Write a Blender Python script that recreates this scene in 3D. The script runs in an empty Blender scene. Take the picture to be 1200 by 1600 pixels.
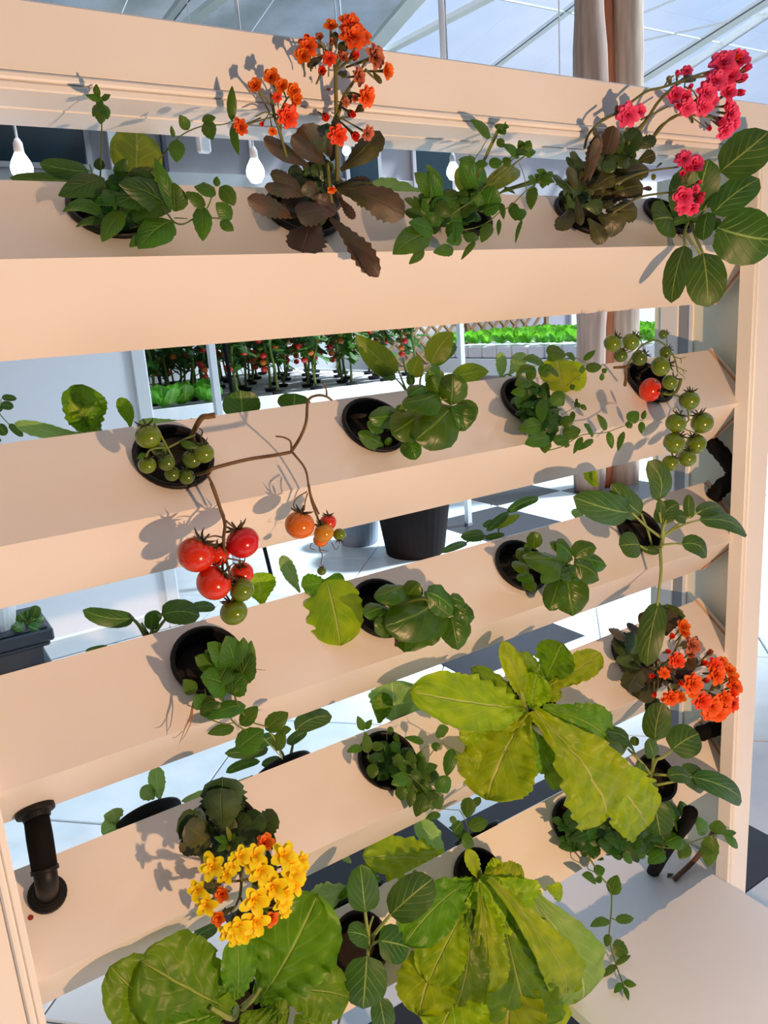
import bpy, math, random
from mathutils import Vector as V, Matrix, noise

# ---------------------------------------------------------------- camera, light, exposure
SC = bpy.context.scene
COL = SC.collection
ZO = 1.41                                   # height of the rig's first ridge above the floor (metres)
FPX = 1220.6                                # focal length in pixels of a 1200 x 1600 frame
CAM = V((0.0, -0.6355, -0.0577 + ZO))
RIGHT = V((0.83347, -0.548296, -0.068555))
FWD = V((0.519084, 0.81945, -0.24301))
UP = V((0.189418, 0.166955, 0.967598))
cam = bpy.data.cameras.new('camera')
cam.sensor_fit = 'VERTICAL'
cam.sensor_height = 24.0
cam.lens = FPX / 1600 * 24.0
cam.clip_start = 0.02
camo = bpy.data.objects.new('camera', cam)
COL.objects.link(camo)
camo.matrix_world = Matrix(((RIGHT.x, UP.x, -FWD.x, CAM.x), (RIGHT.y, UP.y, -FWD.y, CAM.y),
                            (RIGHT.z, UP.z, -FWD.z, CAM.z), (0, 0, 0, 1)))
SC.camera = camo
SC.view_settings.view_transform = 'Standard'
SC.view_settings.look = 'None'
SC.view_settings.gamma = 1.0
SC.view_settings.use_curve_mapping = False
SC.view_settings.exposure = 0.1
SC.cycles.max_bounces = 8
SC.cycles.transparent_max_bounces = 12

WORLD_STRENGTH = 1.2
TORCH_POWER = 45.0
SUN = 13.0
w = bpy.data.worlds.new('sky')
SC.world = w
w.use_nodes = True
nt = w.node_tree
nt.nodes.clear()
o_ = nt.nodes.new('ShaderNodeOutputWorld')
b_ = nt.nodes.new('ShaderNodeBackground')
tc = nt.nodes.new('ShaderNodeTexCoord')
nz = nt.nodes.new('ShaderNodeTexNoise')
nz.inputs['Scale'].default_value = 3.0
nz.inputs['Detail'].default_value = 6.0
cr = nt.nodes.new('ShaderNodeValToRGB')
cr.color_ramp.elements[0].position = 0.38
cr.color_ramp.elements[0].color = (0.50, 0.66, 0.93, 1)
cr.color_ramp.elements[1].position = 0.68
cr.color_ramp.elements[1].color = (0.86, 0.90, 0.98, 1)
nt.links.new(tc.outputs['Generated'], nz.inputs['Vector'])
nt.links.new(nz.outputs[0], cr.inputs[0])
nt.links.new(cr.outputs[0], b_.inputs[0])
# overcast sky: three times brighter overhead than at the horizon
sx = nt.nodes.new('ShaderNodeSeparateXYZ')
nt.links.new(tc.outputs['Generated'], sx.inputs[0])
mr_ = nt.nodes.new('ShaderNodeMapRange')
mr_.inputs[1].default_value = 0.0; mr_.inputs[2].default_value = 1.0
mr_.inputs[3].default_value = WORLD_STRENGTH * 0.45; mr_.inputs[4].default_value = WORLD_STRENGTH * 1.35
nt.links.new(sx.outputs[2], mr_.inputs[0])
nt.links.new(mr_.outputs[0], b_.inputs[1])
nt.links.new(b_.outputs[0], o_.inputs[0])

# hazy daylight from high up, falling through the clear roof sheets on the floor and beds behind the rig
sl = bpy.data.lights.new('sun', 'SUN')
sl.energy = SUN
sl.color = (0.80, 0.93, 1.0)
sl.angle = math.radians(8)
so = bpy.data.objects.new('sun', sl)
so.rotation_euler = V((-0.55, 0.22, -0.80)).to_track_quat('-Z', 'Y').to_euler()
COL.objects.link(so)

# a small warm lamp standing low, right of the photographer: every cast shadow in the picture points away from it
ld = bpy.data.lights.new('warm_lamp', 'POINT')
ld.energy = TORCH_POWER
ld.color = (1.0, 0.585, 0.315)
ld.shadow_soft_size = 0.010
ld.use_nodes = True
lnt = ld.node_tree
em = lnt.nodes.get('Emission')
lf = lnt.nodes.new('ShaderNodeLightFalloff')
lf.inputs['Strength'].default_value = 1.0
lf.inputs['Smooth'].default_value = 0.35
lnt.links.new(lf.outputs['Linear'], em.inputs['Strength'])
lo = bpy.data.objects.new('warm_lamp', ld)
lo.location = (0.40, -1.02, -0.44 + ZO)
COL.objects.link(lo)

# ---------------------------------------------------------------- helpers
rnd = random.Random(7)
def ray(x, y):
    return (FWD + RIGHT * ((x - 600) / FPX) + UP * ((800 - y) / FPX)).normalized()
def onY(x, y, Y):
    d = ray(x, y); return CAM + d * ((Y - CAM.y) / d.y)
def onZ(x, y, z):
    d = ray(x, y); return CAM + d * ((z - CAM.z) / d.z)
def onX(x, y, X):
    d = ray(x, y); return CAM + d * ((X - CAM.x) / d.x)
def onplane(x, y, p, n):
    d = ray(x, y); return CAM + d * ((p - CAM).dot(n) / d.dot(n))
def depth(p):
    return (p - CAM).dot(FWD)
def lin(r, g, b):
    f = lambda c: c / 12.92 if c <= 0.04045 else ((c + 0.055) / 1.055) ** 2.4
    return (f(r / 255), f(g / 255), f(b / 255), 1)

def obj(name, verts, faces, mat, parent=None, uvs=None, smooth=False, kind=None, label=None, loc=None):
    """one mesh object; vertices are given in world space and stored relative to the parent's place"""
    org = V(loc) if loc is not None else ORG.get(parent, V((0, 0, 0)))
    me = bpy.data.meshes.new(name)
    me.from_pydata([tuple(V(v) - org) for v in verts], [], faces)
    if uvs is not None:
        ul = me.uv_layers.new(name='UVMap')
        flat = []
        for p in me.polygons:
            for vi in p.vertices:
                flat += [uvs[vi][0], uvs[vi][1]]
        ul.data.foreach_set('uv', flat)
    if smooth:
        me.polygons.foreach_set('use_smooth', [True] * len(me.polygons))
    me.materials.append(mat)
    me.update()
    ob = bpy.data.objects.new(name, me)
    COL.objects.link(ob)
    if parent is not None:
        ob.parent = parent
        ob.location = org - ORG[parent]
    else:
        ob.location = org
    ORG[ob] = org
    if kind: ob['kind'] = kind
    if label: ob['label'] = label
    return ob
ORG = {}
def thing(name, label, cat, loc, group=None, kind=None):
    e = bpy.data.objects.new(name, None)
    e.empty_display_size = 0.03
    e.location = loc
    COL.objects.link(e)
    ORG[e] = V(loc)
    if kind: e['kind'] = kind
    else:
        e['label'] = label; e['category'] = cat
        if group: e['group'] = group
    return e
def tag(o, label, cat, group=None):
    o['label'] = label; o['category'] = cat
    if group: o['group'] = group
    return o

class MB:
    def __init__(s): s.v = []; s.f = []
    def add(s, vs, fs):
        n = len(s.v); s.v += [V(a) for a in vs]; s.f += [tuple(i + n for i in q) for q in fs]; return s
    def box(s, a, b, bev=0.0):
        (x0, y0, z0), (x1, y1, z1) = a, b
        if bev <= 0:
            return s.add([(x0, y0, z0), (x1, y0, z0), (x1, y1, z0), (x0, y1, z0), (x0, y0, z1), (x1, y0, z1), (x1, y1, z1), (x0, y1, z1)],
                         [(0, 3, 2, 1), (4, 5, 6, 7), (0, 1, 5, 4), (1, 2, 6, 5), (2, 3, 7, 6), (3, 0, 4, 7)])
        e = min(bev, (x1 - x0) / 3, (y1 - y0) / 3, (z1 - z0) / 3)
        vs = []; idx = {}
        for sx in (0, 1):
            for sy in (0, 1):
                for sz in (0, 1):
                    X = (x0, x1)[sx]; Y = (y0, y1)[sy]; Z = (z0, z1)[sz]
                    ix = e if sx == 0 else -e; iy = e if sy == 0 else -e; iz = e if sz == 0 else -e
                    idx[sx, sy, sz] = len(vs)
                    vs += [(X, Y + iy, Z + iz), (X + ix, Y, Z + iz), (X + ix, Y + iy, Z)]
        g = lambda a, k: idx[a] + k
        fs = []
        for k, ax in ((0, 0), (1, 1), (2, 2)):
            for s_ in (0, 1):
                o1, o2 = [i for i in range(3) if i != ax]
                q = []
                for u, v_ in ((0, 0), (1, 0), (1, 1), (0, 1)):
                    c = [0, 0, 0]; c[ax] = s_; c[o1] = u; c[o2] = v_
                    q.append(g(tuple(c), k))
                fs.append(tuple(q))
        for ax in range(3):
            o1, o2 = [i for i in range(3) if i != ax]
            for u in (0, 1):
                for v_ in (0, 1):
                    a = [0, 0, 0]; b_ = [0, 0, 0]
                    a[o1] = b_[o1] = u; a[o2] = b_[o2] = v_; a[ax] = 0; b_[ax] = 1
                    fs.append((g(tuple(a), o1), g(tuple(b_), o1), g(tuple(b_), o2), g(tuple(a), o2)))
        for c in idx: fs.append((idx[c], idx[c] + 1, idx[c] + 2))
        return s.add(vs, fs)
    def beam(s, a, b, wd, ht, up=(0, 0, 1)):
        a = V(a); b = V(b); d = (b - a).normalized(); sd = d.cross(V(up))
        if sd.length < 1e-4: sd = d.cross(V((0, 1, 0)))
        sd.normalize(); u = sd.cross(d)
        vs = []
        for p in (a, b):
            for q in ((-1, -1), (1, -1), (1, 1), (-1, 1)):
                vs.append(p + sd * (q[0] * wd / 2) + u * (q[1] * ht / 2))
        return s.add(vs, [(0, 1, 2, 3), (7, 6, 5, 4), (0, 4, 5, 1), (1, 5, 6, 2), (2, 6, 7, 3), (3, 7, 4, 0)])
    def tube(s, pts, rad, seg=8, cap=True):
        pts = [V(p) for p in pts]
        n = len(pts)
        rad = [rad] * n if not hasattr(rad, '__len__') else list(rad)
        vs = []; prev = None
        for i, p in enumerate(pts):
            t = (pts[min(i + 1, n - 1)] - pts[max(i - 1, 0)])
            t = t.normalized() if t.length > 1e-9 else V((0, 0, 1))
            if prev is None:
                a = t.cross(V((0, 0, 1)))
                if a.length < 1e-3: a = t.cross(V((1, 0, 0)))
            else:
                a = prev - t * prev.dot(t)
                if a.length < 1e-6: a = t.cross(V((0, 0, 1)))
            a.normalize(); prev = a; b = t.cross(a)
            for k in range(seg):
                an = 2 * math.pi * k / seg
                vs.append(p + (a * math.cos(an) + b * math.sin(an)) * rad[i])
        fs = []
        for i in range(n - 1):
            for k in range(seg):
                k2 = (k + 1) % seg
                fs.append((i * seg + k, i * seg + k2, (i + 1) * seg + k2, (i + 1) * seg + k))
        if cap:
            fs.append(tuple(range(seg - 1, -1, -1))); fs.append(tuple((n - 1) * seg + k for k in range(seg)))
        return s.add(vs, fs)
    def lathe(s, prof, c, axis=(0, 0, 1), seg=24):
        """prof: list of (radius, height) along the axis from c"""
        ax = V(axis).normalized()
        a = ax.cross(V((0, 0, 1)))
        if a.length < 1e-3: a = V((1, 0, 0))
        a.normalize(); b = ax.cross(a)
        c = V(c); vs = []; fs = []
        for r, h in prof:
            for k in range(seg):
                an = 2 * math.pi * k / seg
                vs.append(c + ax * h + (a * math.cos(an) + b * math.sin(an)) * max(r, 1e-5))
        for i in range(len(prof) - 1):
            for k in range(seg):
                k2 = (k + 1) % seg
                fs.append((i * seg + k, i * seg + k2, (i + 1) * seg + k2, (i + 1) * seg + k))
        return s.add(vs, fs)
    def build(s, name, mat, parent=None, smooth=False, kind=None, label=None, loc=None):
        return obj(name, s.v, s.f, mat, parent, None, smooth, kind, label, loc)

def smoothline(pts, per=5):
    pts = [V(p) for p in pts]
    if len(pts) < 3: return pts
    out = []
    P = [pts[0] * 2 - pts[1]] + pts + [pts[-1] * 2 - pts[-2]]
    for i in range(1, len(P) - 2):
        for k in range(per):
            t = k / per
            a, b, c, d = P[i - 1], P[i], P[i + 1], P[i + 2]
            out.append(0.5 * ((2 * b) + (c - a) * t + (2 * a - 5 * b + 4 * c - d) * t * t + (3 * b - a - 3 * c + d) * t ** 3))
    out.append(pts[-1])
    return out

# ---------------------------------------------------------------- materials
def mk(name):
    m = bpy.data.materials.new(name); m.use_nodes = True
    n = m.node_tree; n.nodes.clear()
    return m, n, n.nodes.new('ShaderNodeOutputMaterial')
def N(n, t, **kw):
    x = n.nodes.new(t)
    for k, v in kw.items():
        if k in x.inputs: x.inputs[k].default_value = v
        else: setattr(x, k, v)
    return x
def pmat(name, col, rough=0.5, var=0.08, scale=12.0, bump=0.0, bscale=60.0, metal=0.0, spec=0.5, col2=None, lo=0.35, hi=0.7, stretch=None, detail=4.0):
    m, n, out = mk(name)
    p = N(n, 'ShaderNodeBsdfPrincipled', Roughness=rough, Metallic=metal)
    p.inputs['Specular IOR Level'].default_value = spec
    c1 = lin(*col); c2 = lin(*col2) if col2 else tuple(c * (1 - var) for c in c1[:3]) + (1,)
    t = N(n, 'ShaderNodeTexCoord'); mp = N(n, 'ShaderNodeMapping')
    if stretch: mp.inputs['Scale'].default_value = stretch
    nz = N(n, 'ShaderNodeTexNoise', Scale=scale, Detail=detail)
    r = N(n, 'ShaderNodeValToRGB')
    r.color_ramp.elements[0].position = lo; r.color_ramp.elements[0].color = c1
    r.color_ramp.elements[1].position = hi; r.color_ramp.elements[1].color = c2
    n.links.new(t.outputs['Object'], mp.inputs[0]); n.links.new(mp.outputs[0], nz.inputs['Vector'])
    n.links.new(nz.outputs[0], r.inputs[0]); n.links.new(r.outputs[0], p.inputs['Base Color'])
    if bump > 0:
        nb = N(n, 'ShaderNodeTexNoise', Scale=bscale, Detail=3.0); bp = N(n, 'ShaderNodeBump', Strength=bump, Distance=0.002)
        n.links.new(mp.outputs[0], nb.inputs['Vector']); n.links.new(nb.outputs[0], bp.inputs['Height']); n.links.new(bp.outputs[0], p.inputs['Normal'])
    n.links.new(p.outputs[0], out.inputs[0])
    return m
def emat(name, col, strength):
    m, n, out = mk(name)
    e = N(n, 'ShaderNodeEmission', Color=lin(*col), Strength=strength)
    n.links.new(e.outputs[0], out.inputs[0]); return m

def math_(n, op, a, b=None):
    x = N(n, 'ShaderNodeMath', operation=op)
    for i, q in enumerate((a, b)):
        if q is None: continue
        if isinstance(q, (int, float)): x.inputs[i].default_value = q
        else: n.links.new(q, x.inputs[i])
    return x.outputs[0]

def leafmat(name, base, vein, edge=None, K=7.0, S=2.2, veinw=0.16, mid=0.05, rough=0.42, trans=0.3, tcol=None, blot=0.35, bump=0.5, lat=0.55, back=None):
    """a leaf: midrib and side veins from its own UVs, mottling, hue varied leaf by leaf, light passing through the blade"""
    m, n, out = mk(name)
    uv = N(n, 'ShaderNodeUVMap'); sp = N(n, 'ShaderNodeSeparateXYZ'); n.links.new(uv.outputs[0], sp.inputs[0])
    u = sp.outputs[0]
    vv = N(n, 'ShaderNodeMath', operation='MULTIPLY_ADD'); n.links.new(sp.outputs[1], vv.inputs[0]); vv.inputs[1].default_value = 2.0; vv.inputs[2].default_value = -1.0
    av = math_(n, 'ABSOLUTE', vv.outputs[0])
    ph = math_(n, 'SUBTRACT', math_(n, 'MULTIPLY', u, K), math_(n, 'MULTIPLY', av, S))
    fr = math_(n, 'FRACT', math_(n, 'ADD', ph, 10.0))
    tri = math_(n, 'ABSOLUTE', math_(n, 'SUBTRACT', fr, 0.5))
    mr = N(n, 'ShaderNodeMapRange', interpolation_type='SMOOTHSTEP'); n.links.new(tri, mr.inputs[0])
    mr.inputs[1].default_value = 0.0; mr.inputs[2].default_value = veinw; mr.inputs[3].default_value = lat; mr.inputs[4].default_value = 0.0
    mm = N(n, 'ShaderNodeMapRange', interpolation_type='SMOOTHSTEP'); n.links.new(av, mm.inputs[0])
    mm.inputs[1].default_value = mid * 0.3; mm.inputs[2].default_value = mid * 1.8; mm.inputs[3].default_value = 1.0; mm.inputs[4].default_value = 0.0
    fade = math_(n, 'MULTIPLY', mr.outputs[0], math_(n, 'SUBTRACT', 1.15, av))
    vm = math_(n, 'MAXIMUM', fade, mm.outputs[0])
    oi = N(n, 'ShaderNodeObjectInfo')
    t = N(n, 'ShaderNodeTexCoord'); nz = N(n, 'ShaderNodeTexNoise', Scale=45.0, Detail=4.0); n.links.new(t.outputs['Object'], nz.inputs['Vector'])
    c1 = lin(*base); c2 = lin(*edge) if edge else (c1[0] * 0.55, c1[1] * 0.6, c1[2] * 0.6, 1)
    rp = N(n, 'ShaderNodeValToRGB'); rp.color_ramp.elements[0].position = 0.30; rp.color_ramp.elements[0].color = c1
    rp.color_ramp.elements[1].position = 0.30 + blot; rp.color_ramp.elements[1].color = c2
    n.links.new(nz.outputs[0], rp.inputs[0])
    mx = N(n, 'ShaderNodeMixRGB'); n.links.new(vm, mx.inputs[0]); n.links.new(rp.outputs[0], mx.inputs[1]); mx.inputs[2].default_value = lin(*vein)
    hs = N(n, 'ShaderNodeHueSaturation'); n.links.new(mx.outputs[0], hs.inputs['Color'])
    n.links.new(math_(n, 'ADD', math_(n, 'MULTIPLY', oi.outputs['Random'], 0.035), 0.485), hs.inputs['Hue'])
    n.links.new(math_(n, 'ADD', math_(n, 'MULTIPLY', oi.outputs['Random'], 0.35), 0.82), hs.inputs['Value'])
    p = N(n, 'ShaderNodeBsdfPrincipled', Roughness=rough)
    n.links.new(hs.outputs[0], p.inputs['Base Color'])
    hgt = math_(n, 'ADD', math_(n, 'MULTIPLY', vm, -1.0), math_(n, 'MULTIPLY', nz.outputs[0], 0.8))
    bp = N(n, 'ShaderNodeBump', Strength=bump, Distance=0.0012); n.links.new(hgt, bp.inputs['Height']); n.links.new(bp.outputs[0], p.inputs['Normal'])
    tr = N(n, 'ShaderNodeBsdfTranslucent')
    if tcol: 
        tm = N(n, 'ShaderNodeMixRGB'); tm.inputs[0].default_value = 0.6; n.links.new(hs.outputs[0], tm.inputs[1]); tm.inputs[2].default_value = lin(*tcol); n.links.new(tm.outputs[0], tr.inputs[0])
    else: n.links.new(hs.outputs[0], tr.inputs[0])
    ms = N(n, 'ShaderNodeMixShader'); ms.inputs[0].default_value = trans
    n.links.new(p.outputs[0], ms.inputs[1]); n.links.new(tr.outputs[0], ms.inputs[2]); n.links.new(ms.outputs[0], out.inputs[0])
    return m

M = {}
M['pvc'] = pmat('white_channel_plastic', (240, 234, 228), 0.38, 0.06, 3.0, 0.05, 40)
M['paint'] = pmat('cream_white_trim', (246, 244, 240), 0.42, 0.05, 4.0, 0.05, 50)
M['panel'] = pmat('grey_side_panel', (240, 242, 224), 0.5, 0.12, 5.0, 0.05, 30)
M['woodedge'] = pmat('raw_board_edge', (206, 172, 132), 0.7, 0.3, 30.0, 0.3, 90, col2=(170, 120, 80))
M['brown'] = pmat('brown_seal', (110, 78, 60), 0.7, 0.3, 30.0)
M['black'] = pmat('black_plastic', (17, 16, 17), 0.5, 0.3, 20.0, 0.08, 120, spec=0.3)
M['foam'] = pmat('black_pipe_foam', (16, 15, 16), 0.85, 0.3, 30.0, 0.8, 70, spec=0.15)
M['soil'] = pmat('dark_growing_sponge', (34, 25, 18), 0.95, 0.5, 60.0, 0.6, 150)
M['tan'] = pmat('dry_brown_vine', (122, 92, 52), 0.7, 0.4, 60.0, 0.3, 200, col2=(84, 62, 36))
M['root'] = pmat('pale_roots', (176, 132, 96), 0.7, 0.3, 60.0)
M['gstem'] = pmat('green_stem', (104, 124, 42), 0.5, 0.3, 50.0)
M['pstem'] = pmat('pale_green_petiole', (150, 168, 84), 0.45, 0.25, 50.0)
M['kstem'] = pmat('olive_flower_stem', (112, 112, 52), 0.5, 0.3, 50.0)
M['mstem'] = pmat('purple_green_mint_stem', (92, 84, 48), 0.55, 0.4, 40.0, col2=(82, 112, 44), lo=0.4, hi=0.6)
M['calyx'] = pmat('dark_green_calyx', (62, 72, 34), 0.7, 0.3, 60.0)
M['dcalyx'] = pmat('dried_calyx', (84, 68, 42), 0.8, 0.3, 60.0)
M['tred'] = pmat('ripe_red_tomato', (205, 40, 24), 0.18, 0.1, 25.0, spec=0.6, col2=(226, 66, 30))
M['tcrim'] = pmat('crimson_tomato', (198, 22, 26), 0.18, 0.1, 25.0, spec=0.6, col2=(212, 34, 34))
M['torg'] = pmat('orange_tomato', (214, 98, 24), 0.18, 0.1, 25.0, spec=0.6, col2=(226, 130, 32))
M['tyel'] = pmat('yellow_orange_tomato', (208, 132, 28), 0.18, 0.1, 25.0, spec=0.6, col2=(196, 148, 40))
M['tgrn'] = pmat('green_tomato', (92, 122, 20), 0.2, 0.1, 25.0, spec=0.6, col2=(114, 134, 32))
M['tdgrn'] = pmat('dark_green_tomato', (70, 98, 24), 0.2, 0.1, 25.0, spec=0.6, col2=(94, 116, 32))
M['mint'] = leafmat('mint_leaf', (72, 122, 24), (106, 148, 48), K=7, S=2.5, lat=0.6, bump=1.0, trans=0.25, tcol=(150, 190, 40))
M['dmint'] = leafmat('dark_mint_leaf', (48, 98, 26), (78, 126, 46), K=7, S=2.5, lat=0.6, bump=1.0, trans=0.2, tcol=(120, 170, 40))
M['basil'] = leafmat('basil_leaf', (68, 114, 26), (104, 146, 50), K=5, S=1.8, lat=0.25, bump=0.5, trans=0.25, tcol=(160, 200, 30), rough=0.34)
M['pak'] = leafmat('pak_choi_leaf', (58, 102, 34), (150, 176, 90), K=5, S=2.6, veinw=0.09, lat=0.55, mid=0.035, bump=0.5, trans=0.22, tcol=(150, 180, 40))
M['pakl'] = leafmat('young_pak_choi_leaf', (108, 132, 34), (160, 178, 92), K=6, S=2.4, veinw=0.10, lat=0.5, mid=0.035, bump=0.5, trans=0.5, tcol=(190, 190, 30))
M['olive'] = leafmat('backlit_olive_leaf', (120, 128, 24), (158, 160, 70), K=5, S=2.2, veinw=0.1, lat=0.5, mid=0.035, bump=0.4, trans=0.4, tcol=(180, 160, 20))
M['kal'] = leafmat('bronze_kalanchoe_leaf', (58, 66, 44), (80, 82, 54), edge=(78, 58, 44), K=3, S=1.2, lat=0.1, mid=0.03, bump=0.5, trans=0.05, rough=0.45, blot=0.25)
M['kalb'] = leafmat('reddish_kalanchoe_leaf', (94, 66, 52), (100, 82, 60), edge=(64, 62, 44), K=3, S=1.2, lat=0.1, mid=0.03, bump=0.6, trans=0.05, rough=0.5, blot=0.3)
M['kalg'] = leafmat('dark_green_kalanchoe_leaf', (76, 102, 46), (94, 116, 56), edge=(48, 70, 36), K=3, S=1.2, lat=0.12, mid=0.03, bump=1.0, trans=0.06, rough=0.4, blot=0.3)
M['kalo'] = leafmat('olive_kalanchoe_leaf', (86, 88, 42), (104, 102, 54), edge=(62, 62, 34), K=3, S=1.2, lat=0.12, mid=0.03, bump=0.5, trans=0.08, rough=0.4, blot=0.3)
M['let'] = leafmat('bright_lettuce_leaf', (176, 206, 12), (212, 222, 126), edge=(132, 176, 8), K=6, S=3.0, veinw=0.14, lat=0.22, mid=0.03, bump=1.0, trans=0.38, tcol=(214, 206, 8), rough=0.45)
M['letd'] = leafmat('green_lettuce_leaf', (112, 158, 12), (170, 194, 90), edge=(82, 130, 8), K=6, S=3.0, veinw=0.14, lat=0.22, mid=0.03, bump=1.0, trans=0.35, tcol=(160, 190, 8), rough=0.45)
M['letp'] = leafmat('pale_lettuce_leaf', (150, 182, 92), (196, 214, 150), edge=(124, 160, 66), K=6, S=3.0, veinw=0.14, lat=0.3, mid=0.04, bump=0.9, trans=0.4, tcol=(200, 220, 110), rough=0.45)
def petal(name, c, c2, tr=0.2):
    m, n, out = mk(name)
    uv = N(n, 'ShaderNodeUVMap'); sp = N(n, 'ShaderNodeSeparateXYZ'); n.links.new(uv.outputs[0], sp.inputs[0])
    r = N(n, 'ShaderNodeValToRGB'); r.color_ramp.elements[0].color = lin(*c2); r.color_ramp.elements[1].color = lin(*c)
    r.color_ramp.elements[0].position = 0.25; r.color_ramp.elements[1].position = 0.85
    n.links.new(sp.outputs[0], r.inputs[0])
    p = N(n, 'ShaderNodeBsdfPrincipled', Roughness=0.55); n.links.new(r.outputs[0], p.inputs['Base Color'])
    t = N(n, 'ShaderNodeBsdfTranslucent'); n.links.new(r.outputs[0], t.inputs[0])
    ms = N(n, 'ShaderNodeMixShader'); ms.inputs[0].default_value = tr
    n.links.new(p.outputs[0], ms.inputs[1]); n.links.new(t.outputs[0], ms.inputs[2]); n.links.new(ms.outputs[0], out.inputs[0])
    return m
M['forange'] = petal('orange_petal', (255, 110, 30), (200, 30, 10))
M['famber'] = petal('amber_petal', (246, 128, 28), (226, 70, 16))
M['fred'] = petal('scarlet_petal', (255, 84, 40), (190, 14, 14))
M['ffade'] = petal('faded_petal', (206, 120, 86), (160, 70, 50))
M['fpink'] = petal('hot_pink_petal', (255, 84, 140), (196, 16, 56))
M['fyellow'] = petal('yellow_petal', (255, 240, 0), (252, 176, 0))
# ---------------------------------------------------------------- the greenhouse: floor, walls, roof
M['grout'] = pmat('grey_tile_grout', (88, 92, 98), 0.8)
M['tile'] = pmat('white_floor_tile', (222, 228, 232), 0.32, 0.06, 6.0, 0.05, 60, col2=(206, 214, 220))
M['dtile'] = pmat('dark_slate_tile', (40, 40, 46), 0.4, 0.2, 14.0, 0.1, 60)
M['wallw'] = pmat('white_panel_wall', (246, 246, 250), 0.5, 0.04, 1.5)
M['wallg'] = pmat('mauve_grey_window_wall', (178, 172, 178), 0.6, 0.06, 2.0)
M['wallb'] = pmat('pale_grey_wall_band', (232, 230, 232), 0.6, 0.06, 2.0)
M['teal'] = pmat('dark_teal_glass', (12, 44, 56), 0.12, 0.1, 2.0, spec=0.8)
M['whitepaint'] = pmat('white_painted_metal', (232, 234, 236), 0.4, 0.04, 5.0)
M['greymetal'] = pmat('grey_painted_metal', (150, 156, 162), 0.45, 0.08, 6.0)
M['beamgrey'] = pmat('grey_roof_beam', (226, 228, 226), 0.5, 0.06, 3.0)
M['darkseal'] = pmat('dark_glazing_seal', (90, 94, 104), 0.6)
def panemat(name, col, dif):
    m, n, out = mk(name)
    t = N(n, 'ShaderNodeTexCoord'); nz = N(n, 'ShaderNodeTexNoise', Scale=1.6, Detail=6.0); n.links.new(t.outputs['Object'], nz.inputs['Vector'])
    mr = N(n, 'ShaderNodeMapRange'); n.links.new(nz.outputs[0], mr.inputs[0])
    mr.inputs[1].default_value = 0.3; mr.inputs[2].default_value = 0.75; mr.inputs[3].default_value = dif * 0.6; mr.inputs[4].default_value = min(1, dif * 1.5)
    tp = N(n, 'ShaderNodeBsdfTransparent', Color=(0.93, 0.96, 1, 1))
    tl = N(n, 'ShaderNodeBsdfTranslucent', Color=lin(*col)); df = N(n, 'ShaderNodeBsdfDiffuse', Color=lin(*col))
    m1 = N(n, 'ShaderNodeMixShader'); m1.inputs[0].default_value = 0.35
    n.links.new(tl.outputs[0], m1.inputs[1]); n.links.new(df.outputs[0], m1.inputs[2])
    m2 = N(n, 'ShaderNodeMixShader'); n.links.new(mr.outputs[0], m2.inputs[0])
    n.links.new(tp.outputs[0], m2.inputs[1]); n.links.new(m1.outputs[0], m2.inputs[2]); n.links.new(m2.outputs[0], out.inputs[0])
    return m
M['pane'] = panemat('clear_roof_sheet', (170, 178, 200), 0.14)
M['paneg'] = panemat('grey_roof_sheet', (70, 76, 76), 1.0)

M['sun_block'] = pmat('sun_block_board', (150, 152, 152), 0.7)  # unseen opaque roof boards, added to keep the sun off the rig
floor = MB().box((-4, -6.2, -0.06), (16, 12.5, -0.004)).build('floor', M['grout'], kind='structure')
TS = 0.615; q_ = TS / math.sqrt(2)
tile_me = None
def tile_mesh(nm, a, mat, h):
    b = MB(); e = 0.003
    b.add([(a - e, a - e, h), (-a + e, a - e, h), (-a + e, -a + e, h), (a - e, -a + e, h), (a, a, h - 0.003), (-a, a, h - 0.003), (-a, -a, h - 0.003), (a, -a, h - 0.003),
           (a, a, -0.012), (-a, a, -0.012), (-a, -a, -0.012), (a, -a, -0.012)],
          [(0, 1, 2, 3)] + [(i + 4, (i + 1) % 4 + 4, (i + 1) % 4, i) for i in range(4)] + [(i + 8, (i + 1) % 4 + 8, (i + 1) % 4 + 4, i + 4) for i in range(4)])
    me = bpy.data.meshes.new(nm); me.from_pydata([tuple(v) for v in b.v], [], b.f); me.materials.append(mat); return me
tm_w = tile_mesh('tile', TS / 2 - 0.0022, M['tile'], 0.0)
tm_d = tile_mesh('dark_tile', 0.31, M['dtile'], 0.002)
D2 = TS * math.sqrt(2)
nt_ = 0
cells = []
for i in range(-8, 30):
    for j in range(-26, 20):
        s_ = 2.68 + D2 * (i + 0.5); d_ = 0.02 + D2 * (j + 0.5)
        x = (s_ + d_) / 2; y = (s_ - d_) / 2
        if -0.9 < x < 9 and -0.9 < y < 5.4 and y > x * 0.25 - 1.0: cells.append((x, y))
cells.sort(key=lambda c: math.hypot(c[0], c[1] + 0.6))
for x, y in cells[:285]:
    o = bpy.data.objects.new('tile', tm_w); COL.objects.link(o); o.parent = floor
    o.location = (x, y, 0); o.rotation_euler = (0, 0, math.pi / 4)
for cx, cy in ((1.99, 1.80), (3.22, 3.13), (3.84, 3.75), (1.39, 0.55), (0.77, 0.86), (0.62, 0.17), (4.46, 3.13)):
    o = bpy.data.objects.new('dark_tile', tm_d); COL.objects.link(o); o.parent = floor
    o.location = (cx, cy, 0); o['label'] = 'dark slate floor tile'

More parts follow.
